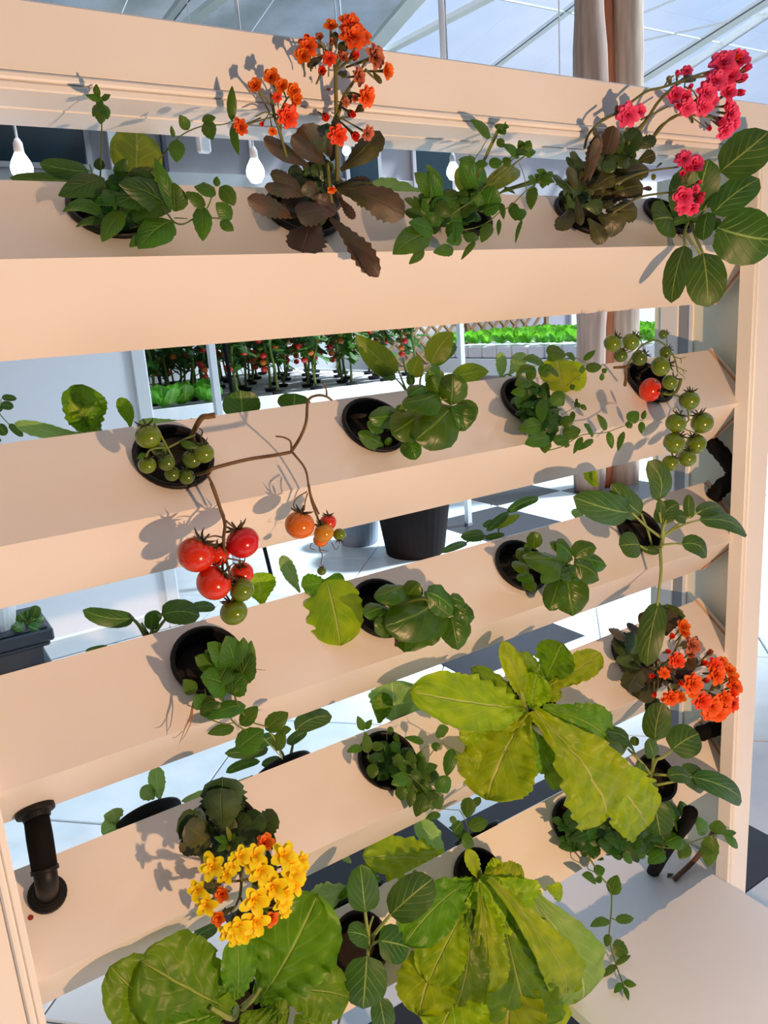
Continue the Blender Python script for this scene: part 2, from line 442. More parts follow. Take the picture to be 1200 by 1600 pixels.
# near white partition behind the rig, left
b = MB().box((-3.0, 2.85, 0.09), (0.965, 2.89, 1.80)).build('wall_back', M['wallw'], kind='structure')
MB().box((0.965, 2.835, 0.0), (1.03, 2.905, 1.83), 0.006).build('trim_1', M['whitepaint'], kind='structure')
MB().box((-3.0, 2.835, 0.0), (0.965, 2.905, 0.09), 0.006).build('baseboard_back', M['whitepaint'], kind='structure')
# far end wall with windows
FY = 9.5
far = MB().box((-4, FY, 0), (16, FY + 0.1, 4.06)).build('wall_far', M['wallg'], kind='structure')
def farx(x, y): return onY(x, y, FY)
p0 = farx(0, 258); 
MB().box((-4, FY - 0.05, 0), (8.3, FY - 0.002, 3.26)).build('baseboard_far', M['wallb'], kind='structure')
MB().box((10.6, FY - 0.05, 0), (16, FY - 0.002, 3.4)).build('trim_2', M['wallw'], kind='structure')
for k, (xa, xb, za, zb, spl) in enumerate(((0.6, 2.62, 3.30, 3.9, 2), (6.2, 6.68, 3.05, 3.9, 1), (7.36, 8.02, 3.05, 3.9, 1))):
    wn = thing('window_%d' % (k + 1), '', '', ((xa + xb) / 2, FY, za), kind='structure')
    fr = MB()
    for a, c in (((xa - 0.06, FY - 0.09, za - 0.06), (xb + 0.06, FY - 0.052, za)), ((xa - 0.06, FY - 0.09, zb), (xb + 0.06, FY - 0.052, zb + 0.06)),
                 ((xa - 0.06, FY - 0.09, za), (xa, FY - 0.052, zb)), ((xb, FY - 0.09, za), (xb + 0.06, FY - 0.052, zb))):
        fr.box(a, c)
    fr.build('window_frame', M['wallg'], wn)
    for s in range(spl):
        w0 = xa + (xb - xa) * s / spl; w1 = xa + (xb - xa) * (s + 1) / spl
        MB().box((w0 + 0.012, FY - 0.085, za), (w1 - 0.012, FY - 0.06, zb)).build('pane', M['teal'], wn)
for k, X in enumerate((2.9, 3.55, 4.75)):
    MB().box((X, FY - 0.08, 3.26), (X + (0.10, 0.05, 0.02)[k], FY - 0.002, 4.0)).build('trim_%d' % (k + 3), (M['wallb'], M['darkseal'], M['darkseal'])[k], kind='structure')
# unseen dark walls, added behind the camera and at left to shade the rig
M['wallp'] = pmat('added_dark_wall', (104, 102, 100), 0.7, 0.06, 2.0)
MB().box((-4, -6.2, 0), (16, -6.1, 7.0)).build('wall_added_front', M['wallp'], kind='structure')
MB().box((-4.1, -6.1, 0), (-4.0, FY, 6.0)).build('wall_added_left', M['wallp'], kind='structure')
wr = MB().box((15.2, -3, 0), (15.3, FY, 2.6)).build('wall_right', M['wallw'], kind='structure')

# roof: sheets on a slope that falls to the far wall, rafters, purlins
EAVE = 4.06; SL = 0.2
def roofz(Y): return EAVE + SL * (FY - Y)
RN = V((0, SL, 1)).normalized(); RP = V((0, FY, EAVE))
def onroof(x, y): return onplane(x, y, RP, RN)
ceil_ = thing('ceiling', '', '', (5, 4, roofz(4)), kind='structure')
BL0, BL1 = onroof(668, -20), onroof(583, 78)
def xb_at(Y): return BL0.x + (BL1.x - BL0.x) * (Y - BL0.y) / (BL1.y - BL0.y)
for i in range(-3, 11):
    for j in range(-4, 7):
        x0 = i * 1.4; y0 = -0.6 + j * 1.75
        xc, yc = x0 + 0.7, y0 + 0.87
        g = xc < xb_at(yc)
        near = j == -1  # one row out of view is made opaque to block the sun
        vs = []
        for dz in (0.0, 0.012):
            for a, c in ((x0, y0), (x0 + 1.39, y0), (x0 + 1.39, y0 + 1.74), (x0, y0 + 1.74)): vs.append((a, c, roofz(c) + 0.06 + dz))
        MB().add(vs[4:], [(0, 1, 2, 3)]).build('roof_pane', M['sun_block' if near else ('paneg' if g else 'pane')], ceil_)
def rafter(a, c, wpx, mat, seal=0, hgt=0.05):
    A = onroof(*a); B = onroof(*c)
    wd = wpx / FPX * depth((A + B) / 2)
    d = B - A
    t1 = (FY - 0.02 - A.y) / d.y if abs(d.y) > 1e-3 else 1.5
    t0 = -2.2
    P0 = A + d * t0; P1 = A + d * t1
    off = V((0, 0, -hgt / 2 + 0.05))
    MB().beam(P0 + off, P1 + off, wd, hgt).build('rafter', mat, ceil_)
    if seal:
        sd = d.cross(V((0, 0, 1))).normalized() * (wd * 0.5 * seal)
        MB().beam(P0 + off + sd - V((0, 0, hgt / 2)), P1 + off + sd - V((0, 0, hgt / 2)), wd * 0.13, 0.008).build('glazing_seal', M['darkseal'], ceil_)
rafter((297, -10), (262, 36), 13, M['beamgrey'], 1)
rafter((357, -8), (298, 38), 19, M['beamgrey'])
rafter((668, -20), (583, 78), 30, M['beamgrey'])
rafter((775, -5), (608, 82), 17, M['beamgrey'])
rafter((920, -5), (777, 104), 13, M['whitepaint'], -1)
rafter((1212, -6), (1000, 128), 22, M['beamgrey'], -1, 0.06)
rafter((1230, 0), (1020, 140), 6, M['whitepaint'], 1, 0.10)
rafter((1330, 20), (1090, 140), 16, M['whitepaint'])
for a, c in (((790, 0), (1000, 42)), ((985, 28), (1200, -60)), ((1020, 60), (1200, 20))):
    A = onroof(*a); B = onroof(*c)
    d = (B - A).normalized()
    MB().beam(A - d * 0.3, B + d * 3, 0.02, 0.02).build('purlin', M['beamgrey'], ceil_)
# eave gutter along the far wall
MB().box((-4, FY - 0.14, EAVE - 0.12), (16, FY, EAVE + 0.04), 0.01).build('trim_6', M['beamgrey'], kind='structure')

# ---------------------------------------------------------------- the hydroponic rig
SQ = 0.097426
ZR = [0.0 + ZO, -0.20662 + ZO, -0.40361 + ZO, -0.58575 + ZO, -0.80 + ZO]
TH = [0.73809, 0.78238, 0.79840, 0.66545, 0.81766]
YR = [0.0, 0.0026, 0.0034, 0.0044, 0.0029]
CH_X0, CH_X1 = -0.012, 1.0285
def chan(i):
    r = V((0, YR[i], ZR[i])); th = TH[i]
    a = r + SQ * V((0, math.cos(th), math.sin(th)))           # top ridge
    bq = r + SQ * V((0, math.sin(th), -math.cos(th)))         # bottom edge
    k = a + bq - r                                            # back ridge
    return r, a, bq, k
def facepos(i, x, y, back=False):
    r, a, bq, k = chan(i)
    nf = V((0, -math.sin(TH[i]), math.cos(TH[i])))
    return onplane(x, y, r, nf)
YB = -0.010; XP0, XP1 = 0.9938, 1.0497; ZT, ZB = 0.1671 + ZO, 0.1093 + ZO; XL = 0.0231
rig = thing('hydroponic_frame', 'cream white box frame holding five tilted planting channels one above another', 'frame', (0.5, 0.05, 0))
def molded(nm, a, c, ax):
    """a post or a beam: board with a bead moulding along its inner edge"""
    return MB().box(a, c, 0.0015).build(nm, M['paint'], rig)
MB().box((XL - 0.056, YB, ZB + 0.012), (XP1, YB + 0.045, ZT), 0.0015).box((XL - 0.056, YB - 0.002, ZB), (XP0, YB + 0.044, ZB + 0.0055), 0.001).box((XL - 0.056, YB + 0.0005, ZB + 0.003), (XP0, YB + 0.040, ZB + 0.014)).box((XL - 0.056, YB - 0.003, ZB + 0.0065), (XP0, YB + 0.044, ZB + 0.0118), 0.0015).build('top_beam', M['paint'], rig)
MB().box((XL - 0.056, YB + 0.047, ZB), (XP1, 0.0885, ZT - 0.004), 0.001).build('inner_beam', M['paint'], rig)
for nm, xa, xb, inner, z1 in (('post', XP0, XP1, 1, ZT), ('post', XL - 0.056, XL, -1, ZB)):
    b = MB()
    if inner == 1:
        b.box((xa + 0.0135, YB, 0), (xb, YB + 0.022, z1 if z1 != ZT else ZB - 0.0005), 0.0012)
        b.box((xa + 0.003, YB + 0.0005, 0), (xa + 0.015, YB + 0.018, ZB - 0.001))
        b.box((xa, YB - 0.002, 0), (xa + 0.006, YB + 0.02, ZB - 0.0005), 0.001).box((xa + 0.007, YB - 0.0035, 0), (xa + 0.0128, YB + 0.02, ZB - 0.0005), 0.0015)
    else:
        b.box((xa, YB, 0), (xb - 0.0135, YB + 0.022, ZB - 0.0005), 0.0012)
        b.box((xb - 0.015, YB + 0.0005, 0), (xb - 0.003, YB + 0.018, ZB - 0.001))
        b.box((xb - 0.006, YB - 0.002, 0), (xb, YB + 0.02, ZB - 0.0005), 0.001).box((xb - 0.0128, YB - 0.0035, 0), (xb - 0.007, YB + 0.02, ZB - 0.0005), 0.0015)
    b.build(nm, M['paint'], rig)
XS = 1.046
MB().box((XS, YB + 0.0225, 0), (XS + 0.0037, 0.185, ZB - 0.0005)).build('side_panel', M['panel'], rig)
MB().box((XL - 0.056, YB + 0.0225, 0), (XL - 0.0523, 0.185, ZB - 0.0005)).build('side_panel', M['panel'], rig)
MB().box((XL - 0.0517, 0.140, 0), (XL - 0.046, 0.172, ZB - 0.0005), 0.001).build('back_post', M['paint'], rig)
MB().box((XS - 0.003, 0.114, 0), (XS - 0.0003, 0.122, ZB - 0.0005), 0.0008).box((XS - 0.004, 0.140, 0), (XS - 0.0003, 0.172, ZB - 0.0005), 0.001).build('back_post', M['paint'], rig)
MB().box((XS - 0.0018, 0.122, 0), (XS - 0.0003, 0.140, ZB - 0.0005)).build('post_groove_shade', M['greymetal'], rig)  # grey strip: the groove's shadow is put into its colour
MB().box((XS - 0.008, YB + 0.024, 0), (XS - 0.0005, YB + 0.034, ZB - 0.0005), 0.001).build('corner_batten', M['brown'], rig)

PR = 0.0335                                                  # hole radius in the channels
PCX = {0: [.190, .362, .548, .727, .883], 1: [.2125, .424, .637, .852], 2: [.219, .415, .619, .835],
       3: [.215, .413, .634, .835], 4: [.197, .352, .530, .703, .878]}
PCV = {0: .57, 1: .57, 2: .56, 3: .57, 4: .55}
BPX = {0: [(215, 300), (450, 310), (640, 310)], 1: [(160, 690), (420, 650), (640, 612), (800, 592)], 2: [(228, 1005), (450, 940), (770, 858), (905, 815)],
       3: [(240, 1290), (450, 1205), (620, 1130), (800, 1050)], 4: [(560, 1400), (745, 1318), (930, 1230)]}
BCX = {i: [onY(x, y, 0.107).x for x, y in BPX[i]] for i in BPX}
def ring_face(mb, p, ux, uy, w_, h_, holes, flip=False, seg=28):
    """flat face at p spanned by unit ux (length w_) and uy (length h_), with round holes"""
    xs = [0.0]
    hs = sorted(holes)
    cuts = []
    for k, (hx, hy, r) in enumerate(hs):
        lo = hx - r * 1.25; hi = hx + r * 1.25
        cuts.append((lo, hi, hx, hy, r))
    cur = 0.0
    def quad(a, c):
        vs = [p + ux * a, p + ux * c, p + ux * c + uy * h_, p + ux * a + uy * h_]
        mb.add(vs, [(3, 2, 1, 0) if flip else (0, 1, 2, 3)])
    for lo, hi, hx, hy, r in cuts:
        quad(cur, lo)
        angs = sorted(set([2 * math.pi * k / seg for k in range(seg)] + [math.atan2(cy - hy, cx - hx) % (2 * math.pi) for cx in (lo, hi) for cy in (0, h_)]))
        inn = []; outr = []
        for a in angs:
            ca, sa = math.cos(a), math.sin(a)
            t = 1e9
            if ca > 1e-9: t = min(t, (hi - hx) / ca)
            if ca < -1e-9: t = min(t, (lo - hx) / ca)
            if sa > 1e-9: t = min(t, (h_ - hy) / sa)
            if sa < -1e-9: t = min(t, (0 - hy) / sa)
            outr.append(p + ux * (hx + ca * t) + uy * (hy + sa * t)); inn.append(p + ux * (hx + ca * r) + uy * (hy + sa * r))
        n = len(angs); nrm = ux.cross(uy) * (1 if not flip else -1)
        low = [q - nrm * 0.003 for q in inn]
        fs = []
        for k in range(n):
            k2 = (k + 1) % n
            f1 = (k, k2, n + k2, n + k); f2 = (n + k, n + k2, 2 * n + k2, 2 * n + k)
            fs += [f1[::-1] if not flip else f1, f2[::-1] if not flip else f2]
        mb.add(outr + inn + low, fs)
        cur = hi
    quad(cur, w_)
UX = V((1, 0, 0))
chans = []
names5 = ['topmost channel with a wide flowering row under the top beam', 'second channel from the top, green tomatoes in its left pot', 'third channel from the top with two basil pots',
          'fourth channel down with the yellow flowers and the elbow pipe', 'lowest channel, half hidden behind the big lettuce']
for i in range(5):
    r, a, bq, k = chan(i)
    ch = thing('planting_channel', 'white square tube ' + names5[i], 'planting channel', (0.4, (r.y + k.y) / 2, bq.z), 'tilted planting channels')
    L = CH_X1 - CH_X0
    mb = MB()
    uf = (a - r).normalized(); ub = (a - k).normalized()
    st = V((CH_X0, 0, 0))
    ring_face(mb, r + st, UX, uf, L, SQ, [(x - CH_X0, PCV[i] * SQ, PR) for x in PCX[i]])
    ring_face(mb, k + st, UX, ub, L, SQ, [(x - CH_X0, 0.5 * SQ, PR) for x in BCX[i]], flip=True)
    e = V((L, 0, 0))
    mb.add([r + st, r + st + e, bq + st + e, bq + st], [(3, 2, 1, 0)][0:1] if True else [])
    mb.add([k + st, k + st + e, bq + st + e, bq + st], [(0, 1, 2, 3)])
    mb.build('tube', M['pvc'], ch)
    # end cap: a lip around the tube's end and its closing plate
    cap = MB()
    cc = (r + k) / 2
    X1 = CH_X1
    def ringpts(s, X): return [V((X, 0, 0)) + cc + (q - cc) * s for q in (r, a, k, bq)]
    o0, o1 = ringpts(1.035, X1 - 0.005), ringpts(1.035, X1 + 0.003); i0, i1 = ringpts(1.001, X1 - 0.005), ringpts(0.90, X1 + 0.003)
    cap.add(o0 + o1 + i0 + i1, [f for q in range(4) for f in ((q, (q + 1) % 4, 4 + (q + 1) % 4, 4 + q), (4 + q, 4 + (q + 1) % 4, 12 + (q + 1) % 4, 12 + q), (8 + q, 8 + (q + 1) % 4, (q + 1) % 4, q))] + [(12, 13, 14, 15)])
    cap.build('end_cap', M['pvc'], ch)
    wr_ = MB()
    for s, (p, q) in enumerate(((r, a), (bq, r))):
        o_out = (p + q) / 2 - cc; o_out = o_out.normalized() * 0.0022
        X0 = X1 - 0.0082
        wr_.add([p + o_out * 0.2 + V((X0, 0, 0)), q + o_out * 0.2 + V((X0, 0, 0)), q + o_out + V((X0 + 0.0034, 0, 0)), p + o_out + V((X0 + 0.0034, 0, 0))], [(0, 1, 2, 3)])
    wr_.build('end_seal', M['woodedge'], ch)
    chans.append(ch)

# pipes between the channels
def pipe(name, label, pts, rad, flanges=(), elbow=None, lumps=0.0):
    P = smoothline(pts, 6)
    t = thing(name, label, 'pipe', P[-1])
    rr = [rad * (1 + lumps * rnd.uniform(-1, 1)) for _ in P]
    MB().tube(P, rr, 12).build('foam_sleeve', M['foam'], t, smooth=True)
    for c, ax, r_ in flanges:
        MB().lathe([(0, 0.012), (r_ * 0.62, 0.012), (r_ * 0.68, 0.006), (r_, 0.005), (r_, 0.0005), (0, 0.0005)], c, ax, 20).build('flange', M['black'], t, smooth=False)
    return t
def fpt(i, x, y, off=0.0):
    r, a, bq, k = chan(i); nf = V((0, -math.sin(TH[i]), math.cos(TH[i])))
    return onplane(x, y, r, nf) + nf * off, nf
def lowpt(i, x, y, off=0.0):
    r, a, bq, k = chan(i); nf = V((0, -math.cos(TH[i]), -math.sin(TH[i])))
    return onplane(x, y, r, nf) + nf * off, nf
e0, n0 = fpt(3, 74, 1398); s0, m0 = lowpt(2, 54, 1263)
el = thing('drain_pipe', 'black elbow drain pipe from third to fourth channel by the left post', 'pipe', e0)
top = s0 + m0 * 0.004
j1 = e0 + n0 * 0.036
MB().tube([top, top.lerp(j1, 0.35), top.lerp(j1, 0.82)], [0.0105, 0.0112, 0.0108], 16).build('foam_sleeve', M['foam'], el, smooth=True)
MB().tube(smoothline([top.lerp(j1, 0.8), j1 + (top - j1).normalized() * 0.004, j1 - n0 * 0.008, e0 + n0 * 0.004], 5), 0.0098, 16).build('elbow', M['black'], el, smooth=True)
MB().tube([top.lerp(j1, 0.80), top.lerp(j1, 0.86)], 0.0118, 16).build('collar', M['black'], el, smooth=True)
for c, n_ in ((e0, n0), (s0, m0)):
    MB().lathe([(0, 0.010), (0.0115, 0.010), (0.0125, 0.006), (0.0165, 0.005), (0.0170, 0.003), (0.0168, 0.0003), (0, 0.0003)], c, n_, 24).build('flange', M['black'], el, smooth=False)
for lb, a, mid, c, ia, ic in (('black foam wrapped pipe bent between second and third channel ends at right', (1110, 690), (1146, 742), (1112, 778), 1, 2),
                              ('black foam wrapped pipe bent below the orange flowers at right', (1112, 1085), (1133, 1132), (1090, 1148), 3, 4)):
    A, na = lowpt(ia, *a); B, nb = fpt(ic, *c)
    t_ = (A.y + B.y) / 2
    m_ = onY(mid[0], mid[1], min(A.y, B.y) - 0.026)
    pipe('connecting_pipe', lb, [A + na * 0.001, A.lerp(m_, 0.5) + V((0, -0.006, 0)), m_, B.lerp(m_, 0.45), B + nb * 0.001], 0.0118, (), lumps=0.12)
A, na = lowpt(4, 1078, 1268)
tb = onZ(1020, 1362, -0.985 + ZO)
pipe('drain_pipe', 'black drain pipe running down from lowest channel end to the low shelf', [A + na * 0.001, A.lerp(tb, 0.12) + V((0, -0.004, 0)), A.lerp(tb, 0.5), tb], 0.0098, lumps=0.06)

rs0, rn0 = fpt(3, 48, 1434, 0.0006)
MB().lathe([(0, 0.0004), (0.0022, 0.0003), (0.0024, 0)], rs0, rn0, 10).build('paint_spot', pmat('red_brown_paint', (150, 44, 26), 0.6), chans[3])
M['board'] = pmat('white_melamine_board', (238, 244, 252), 0.4, 0.05, 3.0)
# low shelf inside the frame, and the white board table in front
ZS = -0.985 + ZO
sh = thing('low_shelf', 'grey white low shelf behind the white board, inside the frame', 'shelf', (0.78, 0.06, 0))
MB().box((0.50, 0.0135, ZS - 0.016), (XS - 0.0045, 0.20, ZS), 0.001).build('shelf_board', M['board'], sh)
MB().box((0.505, 0.02, 0), (0.535, 0.05, ZS - 0.0165)).build('leg', M['greymetal'], sh)
MB().box((0.955, 0.02, 0), (0.985, 0.05, ZS - 0.0165)).build('leg', M['greymetal'], sh)
tb_ = thing('white_table', 'white board table with a chipped back edge, in front of the frame', 'table', (0.8, -0.3, 0))
ZTB = -0.93 + ZO
bd = MB(); rb = random.Random(3)
# chipped back edge: a ragged outline extruded
n_ = 60; outl = []
for k in range(n_ + 1):
    x = 0.60 + (0.947 - 0.60) * k / n_
    outl.append((x, -0.0135 - (0.0022 * rb.random() if rb.random() < 0.7 else 0.0045 * rb.random()) - (0.002 if k > n_ - 2 else 0)))
outl += [(0.947, -0.60), (0.60, -0.60)]
m_ = len(outl)
bd.add([(x, y, ZTB) for x, y in outl] + [(x, y + (0.0015 if y > -0.1 else 0), ZTB - 0.016) for x, y in outl], [tuple(range(m_))[::-1], tuple(range(m_, 2 * m_))] + [(k, (k + 1) % m_, m_ + (k + 1) % m_, m_ + k) for k in range(m_)])
bd.build('tabletop', M['board'], tb_)
for x, y in ((0.63, -0.07), (0.92, -0.07), (0.63, -0.56), (0.92, -0.56)):
    MB().box((x - 0.012, y - 0.012, 0), (x + 0.012, y + 0.012, ZTB - 0.0165)).build('leg', M['greymetal'], tb_)
st_ = smoothline([onZ(1054, 1378, ZS) + V((0, 0, 0.0045)), onY(1095, 1332, 0.052), onY(1132, 1268, 0.045)], 6)
stk = thing('wooden_stick', 'thin brown wooden stick leaning on the grey side panel above low shelf', 'stick', st_[0])
MB().tube(st_, [0.0042] * len(st_), 8).build('stick', M['brown'], stk, smooth=True)
stk.children[0].name = 'rod'
fr_ = onZ(1047, 1369, ZS)
dl = MB().add([fr_ + V(q) for q in ((-.008, 0, .0006), (0, -.004, .003), (.009, 0, .0008), (0, .005, .0025))], [(0, 1, 2, 3)]).build('dry_leaf', M['calyx'], None, loc=fr_)
tag(dl, 'small dry leaf scrap lying on the low grey shelf', 'leaf')
# ---------------------------------------------------------------- plants: leaf, stem, flower, tomato builders
def prof_ovate(t): return max(0.0, math.sin(math.pi * min(1, t) ** 0.80)) ** 0.70
def prof_basil(t): return max(0.0, math.sin(math.pi * min(1, t) ** 0.88)) ** 0.58
def prof_round(t): return max(0.0, 1 - abs(2 * t ** 0.92 - 1) ** 2.3) ** 0.5
def prof_spat(t):
    q = 0.16 + 0.84 * (t / 0.62) ** 1.1 if t < 0.62 else max(0.0, 1 - ((t - 0.62) / 0.38) ** 2.6) ** 0.5
    return q
def prof_let(t):
    return (0.16 + 0.84 * math.sin(0.5 * math.pi * min(1, t / 0.66)) ** 1.5) if t < 0.66 else max(0.0, 1 - ((t - 0.66) / 0.34) ** 2.4) ** 0.55
def prof_lance(t): return max(0.0, math.sin(math.pi * t ** 0.9)) ** 0.9
#         profile, nu, nv, cup, edge teeth (amp,count), ruffle (amp, waves), bump
KINDS = {
    'mint': (prof_ovate, 10, 6, 0.22, (0.05, 5), (0.03, 3), 0.010),
    'dmint': (prof_ovate, 10, 6, 0.22, (0.05, 5), (0.03, 3), 0.010),
    'basil': (prof_basil, 12, 8, 0.50, (0.012, 5), (0.035, 2), 0.034),
    'pak': (prof_round, 12, 8, 0.14, (0.015, 6), (0.025, 2), 0.010),
    'pakl': (prof_ovate, 12, 8, 0.18, (0.02, 6), (0.03, 2), 0.010),
    'olive': (prof_round, 10, 6, 0.12, (0.0, 1), (0.02, 2), 0.008),
    'kal': (prof_spat, 18, 6, 0.20, (0.11, 9), (0.04, 2), 0.016),
    'kalb': (prof_spat, 18, 6, 0.20, (0.11, 9), (0.04, 2), 0.016),
    'kalg': (prof_spat, 18, 6, 0.16, (0.11, 8), (0.04, 2), 0.016),
    'kalo': (prof_spat, 18, 6, 0.18, (0.08, 8), (0.05, 2), 0.016),
    'let': (prof_let, 44, 14, -0.06, (0.025, 15), (0.075, 8), 0.050),
    'letd': (prof_let, 44, 14, -0.04, (0.022, 15), (0.065, 8), 0.046),
    'letp': (prof_let, 26, 12, 0.04, (0.04, 8), (0.07, 4), 0.036),
    'letf': (prof_round, 22, 12, 0.05, (0.05, 7), (0.035, 4), 0.030),
    'sprig': (prof_lance, 8, 4, 0.15, (0.0, 1), (0.0, 1), 0.0),
}
WF = {'basil': 1.3, 'mint': 1.14, 'dmint': 1.16, 'let': 1.16, 'letd': 1.14, 'kal': 1.15, 'kalg': 1.18, 'kalo': 1.15, 'kalb': 1.1}
KMAT = {'sprig': 'mint', 'letf': 'let'}
def leaf_geo(base, tip, width, nrm, kind, bend=0.0, arch=0.12, twist=0.0, seed=0, fold=0.0):
    prof, nu, nv, cup, (ta, tn), (ra, rn), bumpa = KINDS[kind]
    d = tip - base; L = d.length; dh = d / L
    side = dh.cross(nrm)
    if side.length < 1e-4: side = dh.cross(V((0.3, -0.5, 0.8)))
    side.normalize(); n = side.cross(dh)
    if twist:
        R = Matrix.Rotation(math.radians(twist), 3, dh); side = R @ side; n = R @ n
    r = random.Random(seed); p1, p2 = r.random() * 6.28, r.random() * 6.28
    vs = []; uv = []; fs = []
    for i in range(nu + 1):
        t = i / nu
        m = base + d * t + side * (bend * 4 * t * (1 - t)) + n * (arch * L * 4 * t * (1 - t))
        wv = max(prof(t) * width / 2, 0.0004)
        tang = (d + side * (bend * 4 * (1 - 2 * t))).normalized()
        sd = (side - tang * side.dot(tang)).normalized()
        for j in range(nv + 1):
            v = -1 + 2 * j / nv
            a = abs(v)
            e = a ** 4
            k = 1 + e * ta * math.sin(2 * math.pi * tn * t + (p1 if v > 0 else p2)) * min(1, 4 * t * (1.05 - t) + 0.2)
            x = v * wv * k
            z = -cup * wv * a ** 1.7 - fold * wv * a
            z += ra * width * (a ** 2) * math.sin(2 * math.pi * rn * t + (p1 if v > 0 else p2 + 1.7)) * math.sin(math.pi * min(1, t + 0.08))
            if bumpa:
                z += bumpa * width * (noise.noise(V((t * 6 + seed * 1.7, v * 3, seed * 0.37))) * (0.4 + 0.6 * a) * 2.2 + (noise.noise(V((t * 15 + seed, v * 7, 3.1))) * 1.2 if bumpa > 0.03 else 0))
            if bumpa > 0.03: x *= 1 + e * 0.08 * noise.noise(V((t * 22 + seed, 5.0 if v > 0 else 9.0, 0.3)))
            vs.append(m + sd * x + n * z); uv.append((t, j / nv))
    c = nv + 1
    for i in range(nu):
        for j in range(nv):
            fs.append((i * c + j, i * c + j + 1, (i + 1) * c + j + 1, (i + 1) * c + j))
    return vs, fs, uv
def face_normal_hint(mid, seed, up=0.35, jit=0.30):
    r = random.Random(seed * 13 + 5)
    return ((CAM - mid).normalized() + V((0, 0, up)) + V((r.uniform(-jit, jit), r.uniform(-jit, jit), r.uniform(-jit, jit)))).normalized()

def hit_rig(x, y, skip=None):
    """distance along the pixel's ray to the first channel face (None when it meets none)"""
    d = ray(x, y); best = None
    for i in range(5):
        r, a, bq, k = chan(i)
        for p, n, q0, q1 in ((r, V((0, -math.sin(TH[i]), math.cos(TH[i]))), r, a), (r, V((0, -math.cos(TH[i]), -math.sin(TH[i]))), bq, r)):
            dn = d.dot(n)
            if dn >= 0: continue
            t = (p - CAM).dot(n) / dn
            P = CAM + d * t
            s = (P - q0).dot(q1 - q0) / (q1 - q0).length_squared
            if -0.02 <= s <= 1.02 and CH_X0 < P.x < CH_X1 + 0.003 and (best is None or t < best): best = t
    if y < 300:
        t = (YB - 0.004 - CAM.y) / d.y
        P = CAM + d * t
        if ZB - 0.002 < P.z < ZT + 0.002 and (best is None or t < best): best = t
    # the right post
    t = (YB - 0.004 - CAM.y) / d.y; P = CAM + d * t
    if P.x > XP0 - 0.002 and P.x < XP1 + 0.002 and P.z < ZT and (best is None or t < best): best = t
    return best

petal_cache = {}
def flower_mesh(name, mat, rings, seed):
    key = (name, mat.name, seed)
    if key in petal_cache: return petal_cache[key]
    r = random.Random(seed); vs = []; fs = []; uv = []
    for (cnt, rad, wid, open_, z0) in rings:
        off = r.random() * 6.28
        for k in range(cnt):
            an = off + 2 * math.pi * k / cnt + r.uniform(-0.12, 0.12)
            ca, sa = math.cos(an), math.sin(an)
            op = open_ + r.uniform(-0.12, 0.12); rr = rad * r.uniform(0.9, 1.08)
            nseg = 4; b0 = len(vs)
            for i in range(nseg + 1):
                t = i / nseg
                wv = wid * rr * (0.35 + 0.65 * math.sin(math.pi * min(0.94, 0.18 + 0.62 * t))) * (0.75 if i == nseg else 1)
                ro = rr * t * math.sin(op * (0.55 + 0.45 * t)); zz = z0 + rr * t * math.cos(op * (0.55 + 0.45 * t))
                for j in (-1, 0, 1):
                    zc = zz + (0.11 * rr * t if j else 0) + (0.04 * rr * r.uniform(-1, 1) if i >= 3 else 0)
                    rj = ro + (0.08 * rr if (i == nseg and j == 0) else 0)
                    vs.append((ca * rj - sa * j * wv, sa * rj + ca * j * wv, zc)); uv.append((t, (j + 1) / 2))
            for i in range(nseg):
                for j in range(2):
                    q = b0 + i * 3 + j
                    fs.append((q, q + 1, q + 4, q + 3))
    me = bpy.data.meshes.new(name); me.from_pydata(vs, [], fs)
    ul = me.uv_layers.new(name='UVMap'); flat = []
    for p in me.polygons:
        for vi in p.vertices: flat += list(uv[vi])
    ul.data.foreach_set('uv', flat)
    me.polygons.foreach_set('use_smooth', [True] * len(me.polygons)); me.materials.append(mat)
    petal_cache[key] = me
    return me
DOUBLE = [(7, 1.05, 0.36, 1.42, -0.12), (7, 0.88, 0.34, 1.08, -0.02), (6, 0.66, 0.34, 0.74, 0.05), (5, 0.46, 0.32, 0.40, 0.08)]
HALF = [(5, 1.0, 0.44, 1.05, -0.2), (5, 0.85, 0.40, 0.7, -0.15), (3, 0.6, 0.4, 0.35, 0)]
SINGLE = [(5, 1.12, 0.36, 1.30, -0.12), (4, 0.78, 0.34, 0.95, -0.02), (3, 0.40, 0.3, 0.5, 0.02)]
BUD = [(4, 1.0, 0.36, 0.30, -0.5), (3, 0.9, 0.3, 0.12, -0.45)]
FKIND = {'D': DOUBLE, 'H': HALF, 'S': SINGLE, 'B': BUD}
tom_cache = {}
def tomato_mesh(mat):
    if mat.name in tom_cache: return tom_cache[mat.name]
    prof = []
    for k in range(15):
        a = math.pi * k / 14
        rr = math.sin(a); z = -math.cos(a) * 0.93
        if k >= 12: z -= 0.10 * (k - 11) / 3
        prof.append((rr, z))
    mb = MB().lathe(prof, (0, 0, 0), (0, 0, 1), 22)
    me = bpy.data.meshes.new('tomato'); me.from_pydata([tuple(v) for v in mb.v], [], mb.f)
    me.polygons.foreach_set('use_smooth', [True] * len(me.polygons)); me.materials.append(mat)
    tom_cache[mat.name] = me; return me
